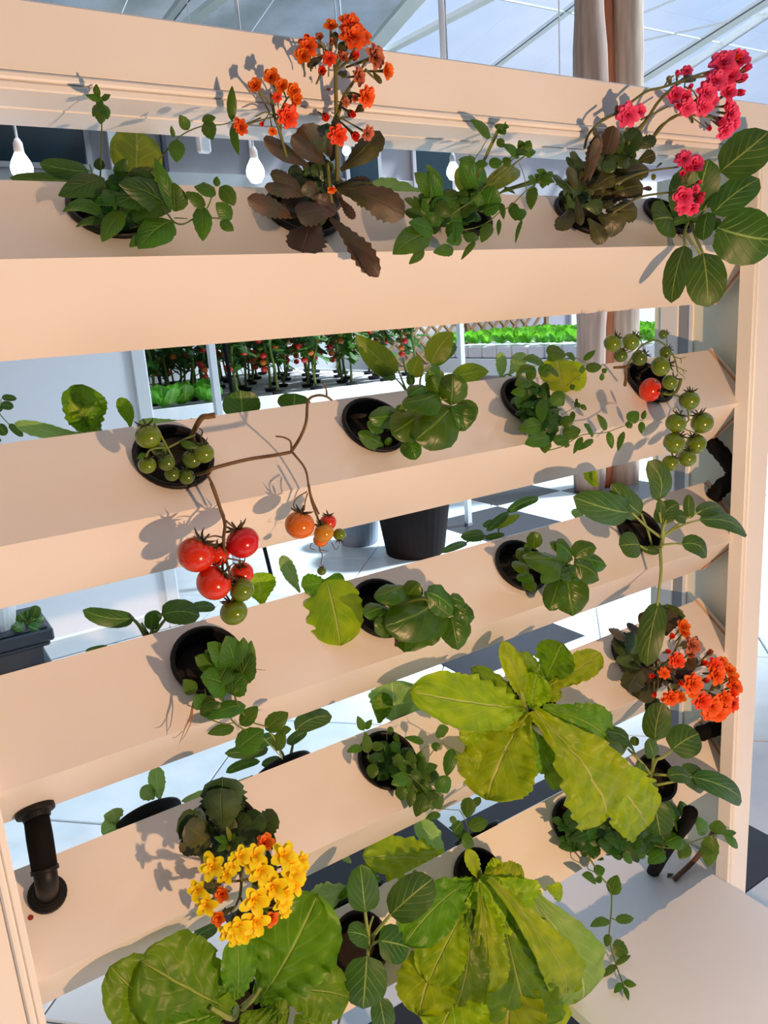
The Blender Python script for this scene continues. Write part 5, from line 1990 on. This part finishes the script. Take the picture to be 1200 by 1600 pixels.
# lowest row
plant('potted_lettuce', 'lettuce leaves with curled edges behind the lowest channel, above the pak choi', 'potted lettuce', 4, 0, """
C 480 1260 2.609
K let
O -1 1
L 590 200 225 200 150 k=let o=1,0 b=-30
L 530 210 340 260 80 k=let o=1,1.5 b=40
L 560 190 440 60 90 k=letp o=-1,-2
L 260 220 240 350 120 k=letd o=0,0
L 170 330 10 400 110 k=letp o=-1,-1
L 180 230 140 200 30 k=letp o=-1,-1
L 330 330 390 260 130 k=let o=0.5,0.5
L 210 420 160 330 160 k=letd o=0,0
""", back=True)
plant('potted_mint', 'small round mint leaves standing behind the big lettuce of the lowest channel', 'potted mint', 4, 1, """
C 600 1270 2.927
K mint
M gstem
O -1 1
L 380 210 368 115 64 o=1.5,2
L 420 200 445 128 70 o=1,1.5
L 480 230 510 148 90 o=1,1.5
L 440 240 490 210 80 o=1,1.5
L 400 90 480 70 66 o=0,0.5
L 370 120 330 70 50 o=0,0 k=pak
L 500 290 560 270 70 k=pak o=1,1.5
S 3-2 400,270,0 380,210,1 390,100,0.5
S 3-2 460,270,0 480,220,1
""", back=True)
plant('potted_lettuce', 'big green lettuce at the bottom left under the yellow flowers', 'potted lettuce', 4, 0, """
C 150 1330 2.449
K letd
O 5 8
L 330 640 55 440 210 k=letd o=4,4.4 b=-20
L 520 610 170 420 300 k=letd o=4.4,4.6 b=-10
L 480 640 220 700 260 k=letd o=5.5,8
L 540 570 545 320 120 k=letd o=4,6
L 600 580 800 330 140 k=letd o=4,5.6
L 620 570 850 165 290 k=letd o=5,8 b=14 a=0.14
L 640 540 970 560 170 k=letd o=5,7 b=-12
L 560 620 640 740 200 k=letd o=6,8
L 640 620 740 620 150 k=letd o=6,7.4
L 760 640 900 690 150 k=letd o=5,6.5
L 440 470 470 560 110 k=letd o=4,5
S 14-9 540,600,3 520,640,5 440,600,6.4 m=pstem
S 14-9 560,600,3 600,560,5 640,500,6 m=pstem
""")
plant('potted_sprouts', 'thin dark stemmed seedling behind the lowest channel at left', 'potted plant', None, (0.215, 0.15, ZR[4] + 0.02), """
C 150 1330 2.449
K pak
M gstem
O -1 -1
L 375 330 465 285 60
L 340 325 325 400 20
S 4-3 440,420,-1 400,370,-1 385,310,-1
S 4-3 430,430,-1 370,400,-1 345,330,-1
S 4-3 410,450,-1 405,390,-1 370,340,-1
""")
plant('potted_pak_choi', 'pak choi with five round dark leaves at bottom centre, lowest channel', 'potted pak choi', 4, 1, """
C 150 1330 2.449
K pak
M pstem
O 5 8
L 1032 235 1012 52 122 o=6.5,7.5
L 1125 245 1290 105 150 o=6.5,7.5
L 1045 335 962 308 92 o=6,6.8 k=pak
L 1080 342 1198 370 135 o=6.2,7
L 1038 400 1022 604 168 o=6.6,7.6
L 1085 560 1110 690 92 o=5.6,6.2
S 9-6 1045,370,3 1042,340,5 1030,230,6.5
S 9-6 1045,370,3 1065,320,5 1130,240,6.5
S 7-5 1045,360,4 1080,345,6
S 8-6 1042,370,4 1040,400,6.4
S 5-4 1050,350,4 1045,300,5 1060,250,5.4
""")
plant('potted_lettuce', 'huge yellow green lettuce hanging in front of the lowest channel at bottom centre', 'potted lettuce', 4, 2, """
C 600 1270 2.927
K let
O 5 9
L 420 300 310 460 120 k=letd o=3,5
L 410 310 95 600 200 k=letd o=5,7 b=22
L 400 440 330 900 190 k=letd o=7,9 b=-14
L 330 560 160 930 250 k=let o=6.6,8.6 b=20
L 350 700 330 1040 260 k=let o=7,9
L 440 380 470 820 170 k=let o=7.5,9.5 b=-10
L 560 330 620 700 250 k=let o=6.6,9
L 520 360 680 1000 300 k=letd o=6.6,9 a=0.16
L 600 560 560 1060 300 k=let o=7.6,9.4
L 620 320 900 850 300 k=letp o=5.6,7.6 b=-26 a=0.2
L 480 300 815 840 170 k=let o=7.4,9.8 b=-60 a=0.2
L 600 700 800 1020 280 k=let o=7,9
L 740 340 815 372 70 k=let o=5,5.4
L 440 290 500 380 120 k=let o=5,6.4
L 430 300 380 400 150 k=letd o=4,6
L 450 300 560 260 110 k=let o=4,5.6
L 460 290 640 330 150 k=let o=5,6.6
L 440 300 700 520 240 k=let o=5.6,8
L 430 320 440 640 200 k=let o=6,8.6
L 470 330 740 760 260 k=let o=6,8.4
L 380 420 200 780 200 k=let o=6,8
L 420 640 240 1040 240 k=let o=7,9
S 18-12 430,270,3 440,300,4.5 400,180,5 m=pstem
L 430 300 375 170 60 k=let o=4.6,5
""")
plant('potted_mint', 'dense dark mint under the big lettuce leaf, with a trailing stem to the white table', 'potted mint', 4, 3, """
C 840 1080 3.529
K dmint
M gstem
O 3 6
B 300 810 190 90 26 78 k=dmint o=1.5,5
B 520 850 170 60 18 78 k=dmint o=4.5,6.5
B 640 790 110 90 10 84 k=dmint o=4,6
B 160 720 60 60 6 60 k=dmint o=1,3 ns=1
K mint
L 700 640 790 680 84 o=6,6.4
L 800 690 785 605 66 o=6,6.4
L 830 690 800 660 40 o=6,6.4
L 790 760 750 710 60 o=6.2,6.4
L 700 840 790 800 90 o=6.2,6.6
L 730 830 820 840 70 o=6.4,6.6
L 700 885 608 950 72 o=6.4,6.8
L 830 840 782 925 66 o=6.4,6.8
L 925 790 868 688 68 o=6.4,6.8
L 955 790 940 968 84 o=6.4,6.8
L 985 790 1005 712 80 o=6.4,6.8
L 1020 790 1095 778 34 o=6.4,6.8
L 1030 795 1105 865 46 o=6.4,6.8
L 960 850 900 900 56 o=6.4,6.6
S 4-3 640,850,5.6 740,865,6.2 830,840,6.4 940,800,6.5 1010,785,6.6
S 3-2 690,870,6.2 700,900,6.4
L 470 890 520 950 40 o=6,6.2
L 560 880 590 920 50 o=6,6.2
C 600 1270 2.927
S 4-3 930,190,6 960,240,6.4 990,290,6.6 1035,350,6.8 1040,440,7 1030,560,7.2 1045,640,7.4 1070,720,7.4 1100,800,7.4
S 3-2 945,200,6 930,250,6.2 960,270,6.4
L 960 270 1010 255 44 o=6.5,6.8
L 970 310 905 285 48 o=6.5,6.8
L 975 320 995 290 24 o=6.5,6.8
L 1040 375 1068 285 60 o=6.8,7.1
L 1030 490 943 520 42 o=7,7.3
L 1058 492 1142 482 38 o=7,7.3
L 1030 555 1015 612 34 o=7.2,7.4
L 1045 605 1118 640 66 o=7.2,7.5
L 1058 695 1128 652 24 o=7.4,7.6
L 1062 695 1000 752 30 o=7.4,7.6
L 1095 775 1154 788 28 o=7.4,7.6
L 1092 778 1052 824 28 o=7.4,7.6
L 1100 795 1118 858 22 o=7.4,7.6
S 3-2 985,285,6.6 965,305,6.6
S 3-2 1035,480,7 1060,490,7.1
""")
plant('potted_pak_choi', 'spreading pak choi at right end of lowest channel with an orange pellet in its pot', 'potted pak choi', 4, 4, """
C 840 1080 3.529
K pak
M pstem
O 4 7
L 500 300 385 215 140 o=5,5.4 b=-16
L 540 345 375 225 110 o=5.4,5.8 b=20
L 530 300 540 250 50 o=4,4
L 650 272 690 62 150 o=6,6.6 b=-12
L 640 370 608 262 82 o=6,6.4
L 738 325 890 235 185 o=6,6.8 b=-6
L 715 470 845 490 92 o=6,6.6 b=-18
L 780 440 920 545 130 o=5.4,6 b=-18
L 850 470 1125 610 130 o=6.4,7 b=-12
L 560 480 560 390 70 o=4,5
L 645 610 680 800 160 o=5.6,6.4
L 600 640 660 520 60 k=mint o=5,5.4
L 640 560 620 500 60 k=mint o=4.4,5
S 10-7 620,490,1 630,440,4 655,380,5.4 690,365,5.8 740,325,6
S 9-6 625,460,3.5 580,400,5 500,320,5.2
S 9-6 635,440,4 640,350,5.4 655,265,6
S 8-6 640,460,4 700,462,5.6 860,475,6.3
S 8-6 640,520,4 720,505,5.4 790,490,5.8
S 8-6 610,570,4 640,620,5.2 655,680,5.8
T torg 600 482 20 1.2
""")
# ---------------------------------------------------------------- things in the greenhouse behind the rig
FEXT = []
def copy_thing(src, loc, rz=0.0, sc=1.0):
    """a thing with its parts and their sub-parts; the mesh data are shared"""
    r = src.copy(); COL.objects.link(r); r.location = loc; r.rotation_euler = (0, 0, rz); r.scale = (sc, sc, sc)
    for chd in list(src.children):
        c = chd.copy(); COL.objects.link(c); c.parent = r
        for g in chd.children:
            d = g.copy(); COL.objects.link(d); d.parent = c
    return r
def px_root(t): return t
# timber post of three trunks
tp = thing('timber_post', 'tall timber post of three bundled trunks, the middle one red brown', 'post', (4.48, 3.30, 0))
M['bark1'] = pmat('grey_weathered_trunk', (178, 154, 140), 0.8, 0.4, 3.0, 0.5, 30, col2=(140, 116, 104), stretch=(8, 8, 0.6))
M['bark2'] = pmat('red_brown_trunk', (186, 112, 72), 0.75, 0.4, 3.0, 0.5, 30, col2=(148, 86, 58), stretch=(8, 8, 0.6))
M['bark3'] = pmat('pale_grey_trunk', (192, 170, 152), 0.8, 0.4, 3.0, 0.5, 30, col2=(150, 128, 114), stretch=(8, 8, 0.6))
rt = random.Random(5)
for (dx, dy, r0, mt) in ((-0.155, 0.0, 0.105, 'bark1'), (0.005, 0.03, 0.075, 'bark2'), (0.150, -0.03, 0.115, 'bark3')):
    prof = []; z = 0.0
    pts = []; rr = []
    for k in range(26):
        z = 4.9 * k / 25
        knot = 0.010 * math.sin(z * 5.1 + dx * 40) + rt.uniform(-0.005, 0.005)
        pts.append((4.48 + dx + 0.012 * math.sin(z * 1.7 + dx * 9), 3.30 + dy + 0.01 * math.cos(z * 1.3), z)); rr.append(r0 * (1.04 - 0.02 * z) + knot)
    MB().tube(pts, rr, 14).build('trunk', M[mt], tp, smooth=True)

# big dark pot, grey crate, slim white and grey poles
M['browpot'] = pmat('dark_brown_plastic', (24, 14, 12), 0.75, 0.2, 5.0, spec=0.15)
M['navy'] = pmat('dark_navy_plastic', (38, 48, 60), 0.35, 0.2, 5.0)
M['greybox'] = pmat('blue_grey_plastic', (132, 142, 156), 0.5, 0.1, 4.0)
pc = (2.49, 2.98, 0)
bp_ = thing('large_pot', 'large dark brown tapered pot standing on the white floor tiles', 'pot', pc)
MB().lathe([(0, 0), (0.165, 0), (0.172, 0.01), (0.235, 0.44), (0.25, 0.445), (0.252, 0.49), (0.238, 0.492), (0.225, 0.45), (0.165, 0.05), (0, 0.05)], pc, (0, 0, 1), 32).build('pot', M['browpot'], bp_, smooth=False)
MB().lathe([(0, 0.40), (0.2, 0.40), (0.218, 0.39)], pc, (0, 0, 1), 24).build('soil', M['soil'], bp_)
bp_.children[0].name = 'pot_body'
gb = MB().lathe([(0, 0), (0.11, 0), (0.115, 0.008), (0.14, 0.27), (0.147, 0.272), (0.147, 0.30), (0.135, 0.30), (0.125, 0.27), (0, 0.26)], (2.36, 3.395, 0), (0, 0, 1), 28).build('small_pot', M['greybox'], None, loc=(2.36, 3.395, 0))
tag(gb, 'blue grey plastic pot half behind the large brown pot', 'pot')
for k, (x, y0, lab) in enumerate(((1.47, 3.20, 'white slim pole beside black cable, in front of tomato bed'), (3.07, 3.20, 'white slim pole between tomato bed and lettuce bed'))):
    pl = thing('slim_pole', lab, 'pole', (x, y0, 0))
    MB().box((x - 0.018, y0 - 0.018, 0), (x + 0.018, y0 + 0.018, 1.62), 0.003).build('tube', M['whitepaint'], pl)
    MB().box((x - 0.019, y0 - 0.019, 0), (x + 0.019, y0 + 0.019, 0.02)).build('foot_cap', M['greymetal'], pl)
cb = MB().tube(smoothline([(1.515, 3.19, 1.6), (1.54, 3.18, 1.2), (1.56, 3.17, 0.7), (1.62, 3.1, 0.02)], 6), 0.011, 7).build('black_cable', M['foam'], None, True, loc=(1.55, 3.18, 0))
tag(cb, 'black cable hanging down beside a white slim pole', 'cable')

# navy planter box with seedlings at the left, white pot on its rim
Yp = 2.2
pA = onY(-60, 1005, Yp); pB = onY(76, 985, Yp)
zt_ = pB.z + 0.02
pln = thing('planter_box', 'dark navy ribbed planter box by the white partition at left edge', 'planter', (pB.x - 0.3, Yp, 0))
mb = MB()
x1 = pB.x; x0 = x1 - 0.75
for (ins, za, zb) in ((0.03, 0.0, zt_ - 0.20), (0.0, zt_ - 0.20, zt_ - 0.15), (0.022, zt_ - 0.15, zt_ - 0.075), (0.0, zt_ - 0.075, zt_ - 0.055), (-0.014, zt_ - 0.055, zt_ - 0.01), (0.0, zt_ - 0.01, zt_)):
    mb.box((x0 + ins, Yp + ins, za), (x1 - ins, Yp + 0.26 - ins, zb), 0.006)
mb.build('box', M['navy'], pln)
wp = onY(8, 975, Yp + 0.08)
wpt = MB().lathe([(0, 0), (0.055, 0), (0.075, 0.11), (0.08, 0.115), (0.08, 0.135), (0.07, 0.135), (0.066, 0.10), (0, 0.09)], (wp.x - 0.02, Yp + 0.10, zt_), (0, 0, 1), 24).build('white_pot', M['whitepaint'], None, loc=(wp.x - 0.02, Yp + 0.10, zt_))
tag(wpt, 'small white pot standing on the navy planter box at left', 'pot')
plant('seedling', 'bushy round leaved seedling growing at the corner of the navy planter box', 'plant', None, (x1 - 0.07, Yp + 0.05, zt_), """
C 0 940 5
K pak
M gstem
O 0 0
L 190 230 150 285 80 o=4,5
L 160 200 110 170 110 o=1,1
L 190 180 290 130 90 o=0,0
L 260 130 290 30 90 o=1,1
L 280 130 350 145 75 o=1,2
L 220 190 320 230 100 o=4,5
L 200 150 150 90 110 o=0,0
L 210 140 215 60 60 o=0,0
L 175 190 110 215 80 o=4,5
L 120 90 50 75 70 o=-4,-4
S 5-4 210,250,0 205,190,0 195,120,0
S 5-4 215,240,0 260,140,0
""")

# hanging bulbs
M['bulbglow'] = emat('lit_bulb', (246, 250, 255), 6.0)
M['bulbwhite'] = pmat('white_bulb_socket', (238, 238, 240), 0.4)
for k, (x, y, Yb, r, lit, lab) in enumerate(((34, 262, 1.6, 0.027, 1, 'lit white bulb hanging at far left above topmost channel'), (399, 268, 1.6, 0.027, 1, 'lit white bulb hanging just left of the bronze kalanchoe'),
                                             (541, 235, 2.6, 0.018, 1, 'small distant lit bulb peeping through the bronze kalanchoe leaves'), (708, 268, 1.9, 0.026, 1, 'lit bulb behind the middle mint of the top channel'),
                                             (877, 240, 2.2, 0.016, 1, 'small lit bulb on a white cord left of the pink kalanchoe'))):
    c = onY(x, y, Yb)
    t = thing('hanging_bulb', lab, 'bulb', c, 'hanging bulbs')
    MB().lathe([(0, -r * 1.25), (r * 0.55, -r * 1.1), (r * 0.95, -r * 0.45), (r, 0.0), (r * 0.86, r * 0.5), (r * 0.5, r * 1.15), (r * 0.42, r * 1.3)], c, (0, 0, 1), 20).build('bulb_glass', M['bulbglow'], t, smooth=True)
    MB().lathe([(r * 0.44, r * 1.25), (r * 0.46, r * 1.3), (r * 0.42, r * 2.1), (r * 0.2, r * 2.5), (0, r * 2.5)], c, (0, 0, 1), 16).build('socket', M['bulbwhite'], t, smooth=True)
    MB().tube([(c.x, c.y, c.z + r * 2.4), (c.x - 0.004, c.y, c.z + 0.3), (c.x, c.y, 4.4)], 0.0035, 6).build('cord', M['bulbwhite'], t)
bx = onY(318, 226, 2.4)
sb = thing('sensor_box', 'small white sensor box hanging on a wire above the top channel', 'sensor box', bx)
MB().box(bx - V((0.025, 0.015, 0.03)), bx + V((0.025, 0.015, 0.03)), 0.006).build('housing', M['bulbwhite'], sb)
MB().tube([bx + V((0, 0, 0.03)), (bx.x, bx.y, 4.4)], 0.002, 5).build('wire', M['bulbwhite'], sb)
for k, (x, Yw, r, lab) in enumerate(((381, 4.0, 0.008, 'thin white wire hanging from the roof above the left mint'), (539, 4.0, 0.008, 'thin white wire hanging from the roof behind the orange flowers'),
                                      (694, 4.0, 0.022, 'thick white rod hanging from the roof right of the orange flowers'), (898, 4.0, 0.006, 'faint thin wire hanging from the roof left of the timber post'))):
    a = onY(x, -60, Yw); b2 = onY(x + 2, 150, Yw)
    o = MB().tube([(b2.x, Yw, a.z + 0.25), (b2.x, Yw, b2.z - 0.35)], r, 8).build('hanging_wire', M['bulbwhite'], None, True, loc=(b2.x, Yw, b2.z))
    tag(o, lab, 'wire')

# tomato bed: white trough, foam rafts, black net cups, vines
HB = 0.75
M['foamraft'] = pmat('white_foam_raft', (226, 220, 226), 0.7, 0.06, 6.0)
bed = thing('grow_bed', 'long white trough of foam rafts full of tomato plants, behind the rig', 'grow bed', (3.0, 7.0, 0))
BX0, BX1, BY0, BY1 = 0.9, 4.75, 5.50, 8.7
MB().box((BX0, BY0 - 0.03, HB - 0.34), (BX1, BY0, HB + 0.015), 0.004).box((BX0, BY1, HB - 0.34), (BX1, BY1 + 0.03, HB + 0.015), 0.004).box((BX0 - 0.03, BY0 - 0.03, HB - 0.34), (BX0 - 0.0005, BY1 + 0.03, HB + 0.015), 0.004).box((BX1 + 0.0005, BY0 - 0.03, HB - 0.34), (BX1 + 0.03, BY1 + 0.03, HB + 0.015), 0.004).build('trough', M['whitepaint'], bed)
for i in range(4):
    for j in range(6):
        w_ = (BX1 - BX0) / 4; d_ = (BY1 - BY0) / 6
        MB().box((BX0 + i * w_ + 0.006, BY0 + j * d_ + 0.01, HB - 0.05), (BX0 + (i + 1) * w_ - 0.006, BY0 + (j + 1) * d_ - 0.01, HB - 0.005), 0.004).build('foam_raft', M['foamraft'], bed)
for i in range(5):
    for y in (BY0 + 0.03, BY1 - 0.03):
        x = BX0 + 0.06 + i * (BX1 - BX0 - 0.12) / 4
        MB().box((x - 0.025, y - 0.025, 0), (x + 0.025, y + 0.025, HB - 0.06)).build('leg', M['greymetal'], bed)
def tomato_vine(seed, loc):
    r = random.Random(seed)
    t = thing('tomato_vine', 'tall tomato plant with red fruit growing in the white trough behind', 'tomato plant', loc, 'tomato plants in the white trough')
    L0 = V(loc)
    MB().lathe([(0, 0.0), (0.05, 0.0), (0.06, 0.03), (0.045, 0.032), (0.04, 0.012), (0, 0.012)], loc, (0, 0, 1), 10).build('net_cup', M['black'], t)
    pts = [L0 + V((r.uniform(-.05, .05) * (k > 0), r.uniform(-.05, .05) * (k > 0), 0.012 + 0.21 * k)) for k in range(7)]
    sp = smoothline(pts, 3)
    st_ = MB().tube(sp, [0.012] * len(sp), 6)
    for q in range(5):
        a = sp[3 + q * 3]; an = r.uniform(0, 6.28)
        st_.tube([a, a + V((math.cos(an) * .10, math.sin(an) * .10, .05)), a + V((math.cos(an) * .15, math.sin(an) * .15, r.uniform(-.06, .06)))], [0.006, 0.005, 0.003], 5)
    st_.build('stem', M['gstem'], t, smooth=True)
    vs = []; fs = []; uv = []
    for q in range(84):
        h = 0.25 + 1.05 * r.random() ** 0.75
        an = r.uniform(0, 6.28); ra = r.uniform(0.02, 0.11)
        A = L0 + V((math.cos(an) * ra * 0.4, math.sin(an) * ra * 0.4, h)); B = L0 + V((math.cos(an) * (ra + .09), math.sin(an) * (ra + .09), h - r.uniform(0.01, .12)))
        d = B - A; s_ = d.cross(V((r.uniform(-.4, .4), r.uniform(-.4, .4), 1))).normalized() * 0.045; up = V((0, 0, 0.012))
        n0 = len(vs)
        prof = ((0, .15), (.25, .9), (.45, .65), (.65, .9), (1, .05))
        for tt, ww in prof:
            p = A + d * tt
            vs += [p + s_ * ww, p + up, p - s_ * ww]; uv += [(tt, 0), (tt, .5), (tt, 1)]
        for z in range(4):
            for y in range(2):
                k0 = n0 + z * 3 + y; fs.append((k0, k0 + 1, k0 + 4, k0 + 3))
    o = obj('foliage', vs, fs, M['dmint'], t, uv, True); o['kind'] = 'stuff'
    for q in range(2):
        an = r.uniform(0, 6.28); h = r.uniform(0.25, 0.62); p = V((math.cos(an) * .1, math.sin(an) * .1, h))
        for w2 in range(r.choice((1, 2, 3))):
            pq = p + V((r.uniform(-.05, .05), r.uniform(-.05, .05), -0.06 * w2))
            of = bpy.data.objects.new('tomato', tomato_mesh(M[r.choice(('tred', 'tred', 'tcrim', 'torg', 'tgrn'))])); COL.objects.link(of); of.parent = t
            of.location = pq; of.scale = (0.031,) * 3
    return t
protos = [tomato_vine(900 + q, (0, 0, 0)) for q in range(4)]
slots = []
for j in range(9):
    for i in range(10):
        slots.append((BX0 + 0.22 + i * 0.375 + 0.10 * (j % 2), BY0 + 0.18 + j * 0.352))
used = 0
rs = random.Random(11)
for q, (x, y) in enumerate(slots):
    if x > BX1 - 0.1 or (x < 2.6 and y < BY0 + 0.25): continue
    if used < 4:
        t = protos[used]; t.location = (x, y, HB - 0.004); t.rotation_euler = (0, 0, rs.uniform(0, 6.28))
    else:
        copy_thing(protos[q % 4], (x + rs.uniform(-.02, .02), y, HB - 0.004), rs.uniform(0, 6.28), rs.uniform(0.9, 1.08))
    used += 1

# foreground lettuces in the trough's left corner, and the lettuce bed at right
M['bglet'] = leafmat('vivid_green_lettuce', (120, 178, 56), (170, 214, 110), edge=(84, 160, 34), K=4, S=2, lat=0.15, bump=0.3, trans=0.35, tcol=(150, 230, 50))
def lettuce_head(seed, loc):
    r = random.Random(seed)
    t = thing('lettuce', 'vivid green lettuce head growing in the white lettuce bed behind', 'lettuce', loc, 'lettuces in the bed at right')
    for q in range(11):
        an = q * 2.4 + r.uniform(-.3, .3); tl = 0.35 + 0.06 * q
        A = V((math.cos(an) * .015, math.sin(an) * .015, 0.02)); ln = r.uniform(0.15, 0.2)
        B = V((math.cos(an) * ln * math.cos(tl + .3) * 1.1, math.sin(an) * ln * math.cos(tl + .3) * 1.1, 0.03 + ln * math.sin(min(1.45, tl + .45))))
        nrm = (V((-math.cos(an), -math.sin(an), 0.6))).normalized()
        g = leaf_geo(A, B, 0.15, nrm, 'bg', 0, -0.12, 0, seed * 20 + q)
        me_o = obj('leaf', [V(loc) + p for p in g[0]], g[1], M['bglet'], t, g[2], True)
    return t
KINDS['bg'] = (prof_let, 8, 6, -0.05, (0.06, 5), (0.08, 3), 0.03)
lproto = [lettuce_head(40 + q, (0, 0, 0)) for q in range(3)]
lb = thing('grow_bed', 'white lettuce bed at right behind the rig, facing the timber post', 'grow bed', (8.2, 7.0, 0))
HL = 0.86; LX0, LX1, LY0, LY1 = 7.1, 9.3, 3.6, 9.0
for j in range(18):
    y0 = LY0 + j * 0.3
    MB().box((LX0, y0 + 0.012, HL - 0.16), (LX0 + 0.3, y0 + 0.288, HL), 0.02).build('foam_block', M['foamraft'], lb)
MB().box((LX0 + 0.31, LY0, HL - 0.10), (LX1, LY1, HL - 0.02), 0.01).build('raft', M['foamraft'], lb)
MB().box((LX0 - 0.02, LY0, HL - 0.40), (LX1 + 0.02, LY1, HL - 0.17), 0.01).build('trough', M['whitepaint'], lb)
for x in (LX0 + 0.1, LX1 - 0.1):
    for y in (LY0 + 0.2, (LY0 + LY1) / 2, LY1 - 0.2):
        MB().box((x - 0.03, y - 0.03, 0), (x + 0.03, y + 0.03, HL - 0.41)).build('leg', M['greymetal'], lb)
cnt = 0
for i in range(5):
    for j in range(20):
        x = LX0 + 0.16 + i * 0.44; y = LY0 + 0.15 + j * 0.272
        z = HL - 0.001 if i == 0 else HL - 0.021
        if cnt < 3:
            t = lproto[cnt]; t.location = (x, y, z); t.scale = (1.0,) * 3
        else: copy_thing(lproto[cnt % 3], (x + rs.uniform(-.03, .03), y + rs.uniform(-.03, .03), z), rs.uniform(0, 6.28), rs.uniform(0.95, 1.08))
        cnt += 1
for q, (x, y) in enumerate(((1.95, 5.62), (2.12, 5.68), (2.32, 5.60))):
    t = copy_thing(lproto[q], (x, y, HB - 0.004), q * 1.3, 1.0)
    t['label'] = ('leftmost of three small lettuces at near edge of tomato trough, beside the white partition trim', 'middle of three small lettuces at near edge of tomato trough', 'third small lettuce at near edge of tomato trough, touching the slim white pole in view')[q]
    t['group'] = 'lettuces at the edge of the tomato trough'

# wooden lattice screen in front of the far wall
M['lattice'] = pmat('brown_lattice_wood', (170, 132, 96), 0.7, 0.3, 8.0)
YL = 9.25
a = onY(722, 560, YL); b2 = onY(852, 488, YL)
ls = thing('lattice_screen', 'brown wooden lattice screen beyond the lettuce bed', 'screen', ((a.x + b2.x) / 2, YL, 0))
X0, X1, Z0, Z1 = a.x - 1.6, b2.x, 0.55, 1.62
for k in range(16):
    x = X0 + (X1 - X0) * k / 15
    w_ = Z1 - Z0 - 0.1
    for s_, yy_ in ((1, 0.0), (-1, 0.016)):
        xa, xb = x, x + s_ * w_
        za, zb = Z0 + 0.05, Z1 - 0.05
        if xb > X1: zb = za + (X1 - xa); xb = X1
        if xb < X0: zb = za + (xa - X0); xb = X0
        if abs(xb - xa) > 0.1: MB().beam((xa, YL + yy_, za), (xb, YL + yy_, zb), 0.03, 0.05, (0, 1, 0)).build('slat', M['lattice'], ls)
for p, q in (((X0, YL - .02, Z0), (X0, YL - .02, Z1)), ((X1, YL - .02, Z0), (X1, YL - .02, Z1)), ((X0, YL - .02, Z0), (X1, YL - .02, Z0)), ((X0, YL - .02, Z1), (X1, YL - .02, Z1)), (((X0 + X1) / 2, YL - .02, Z0), ((X0 + X1) / 2, YL - .02, Z1))):
    MB().beam(p, q, 0.06, 0.06).build('frame_bar', M['lattice'], ls)
for x in (X0, X1): MB().box((x - 0.03, YL - 0.05, 0), (x + 0.03, YL + 0.01, Z0 - 0.032)).build('leg', M['lattice'], ls)
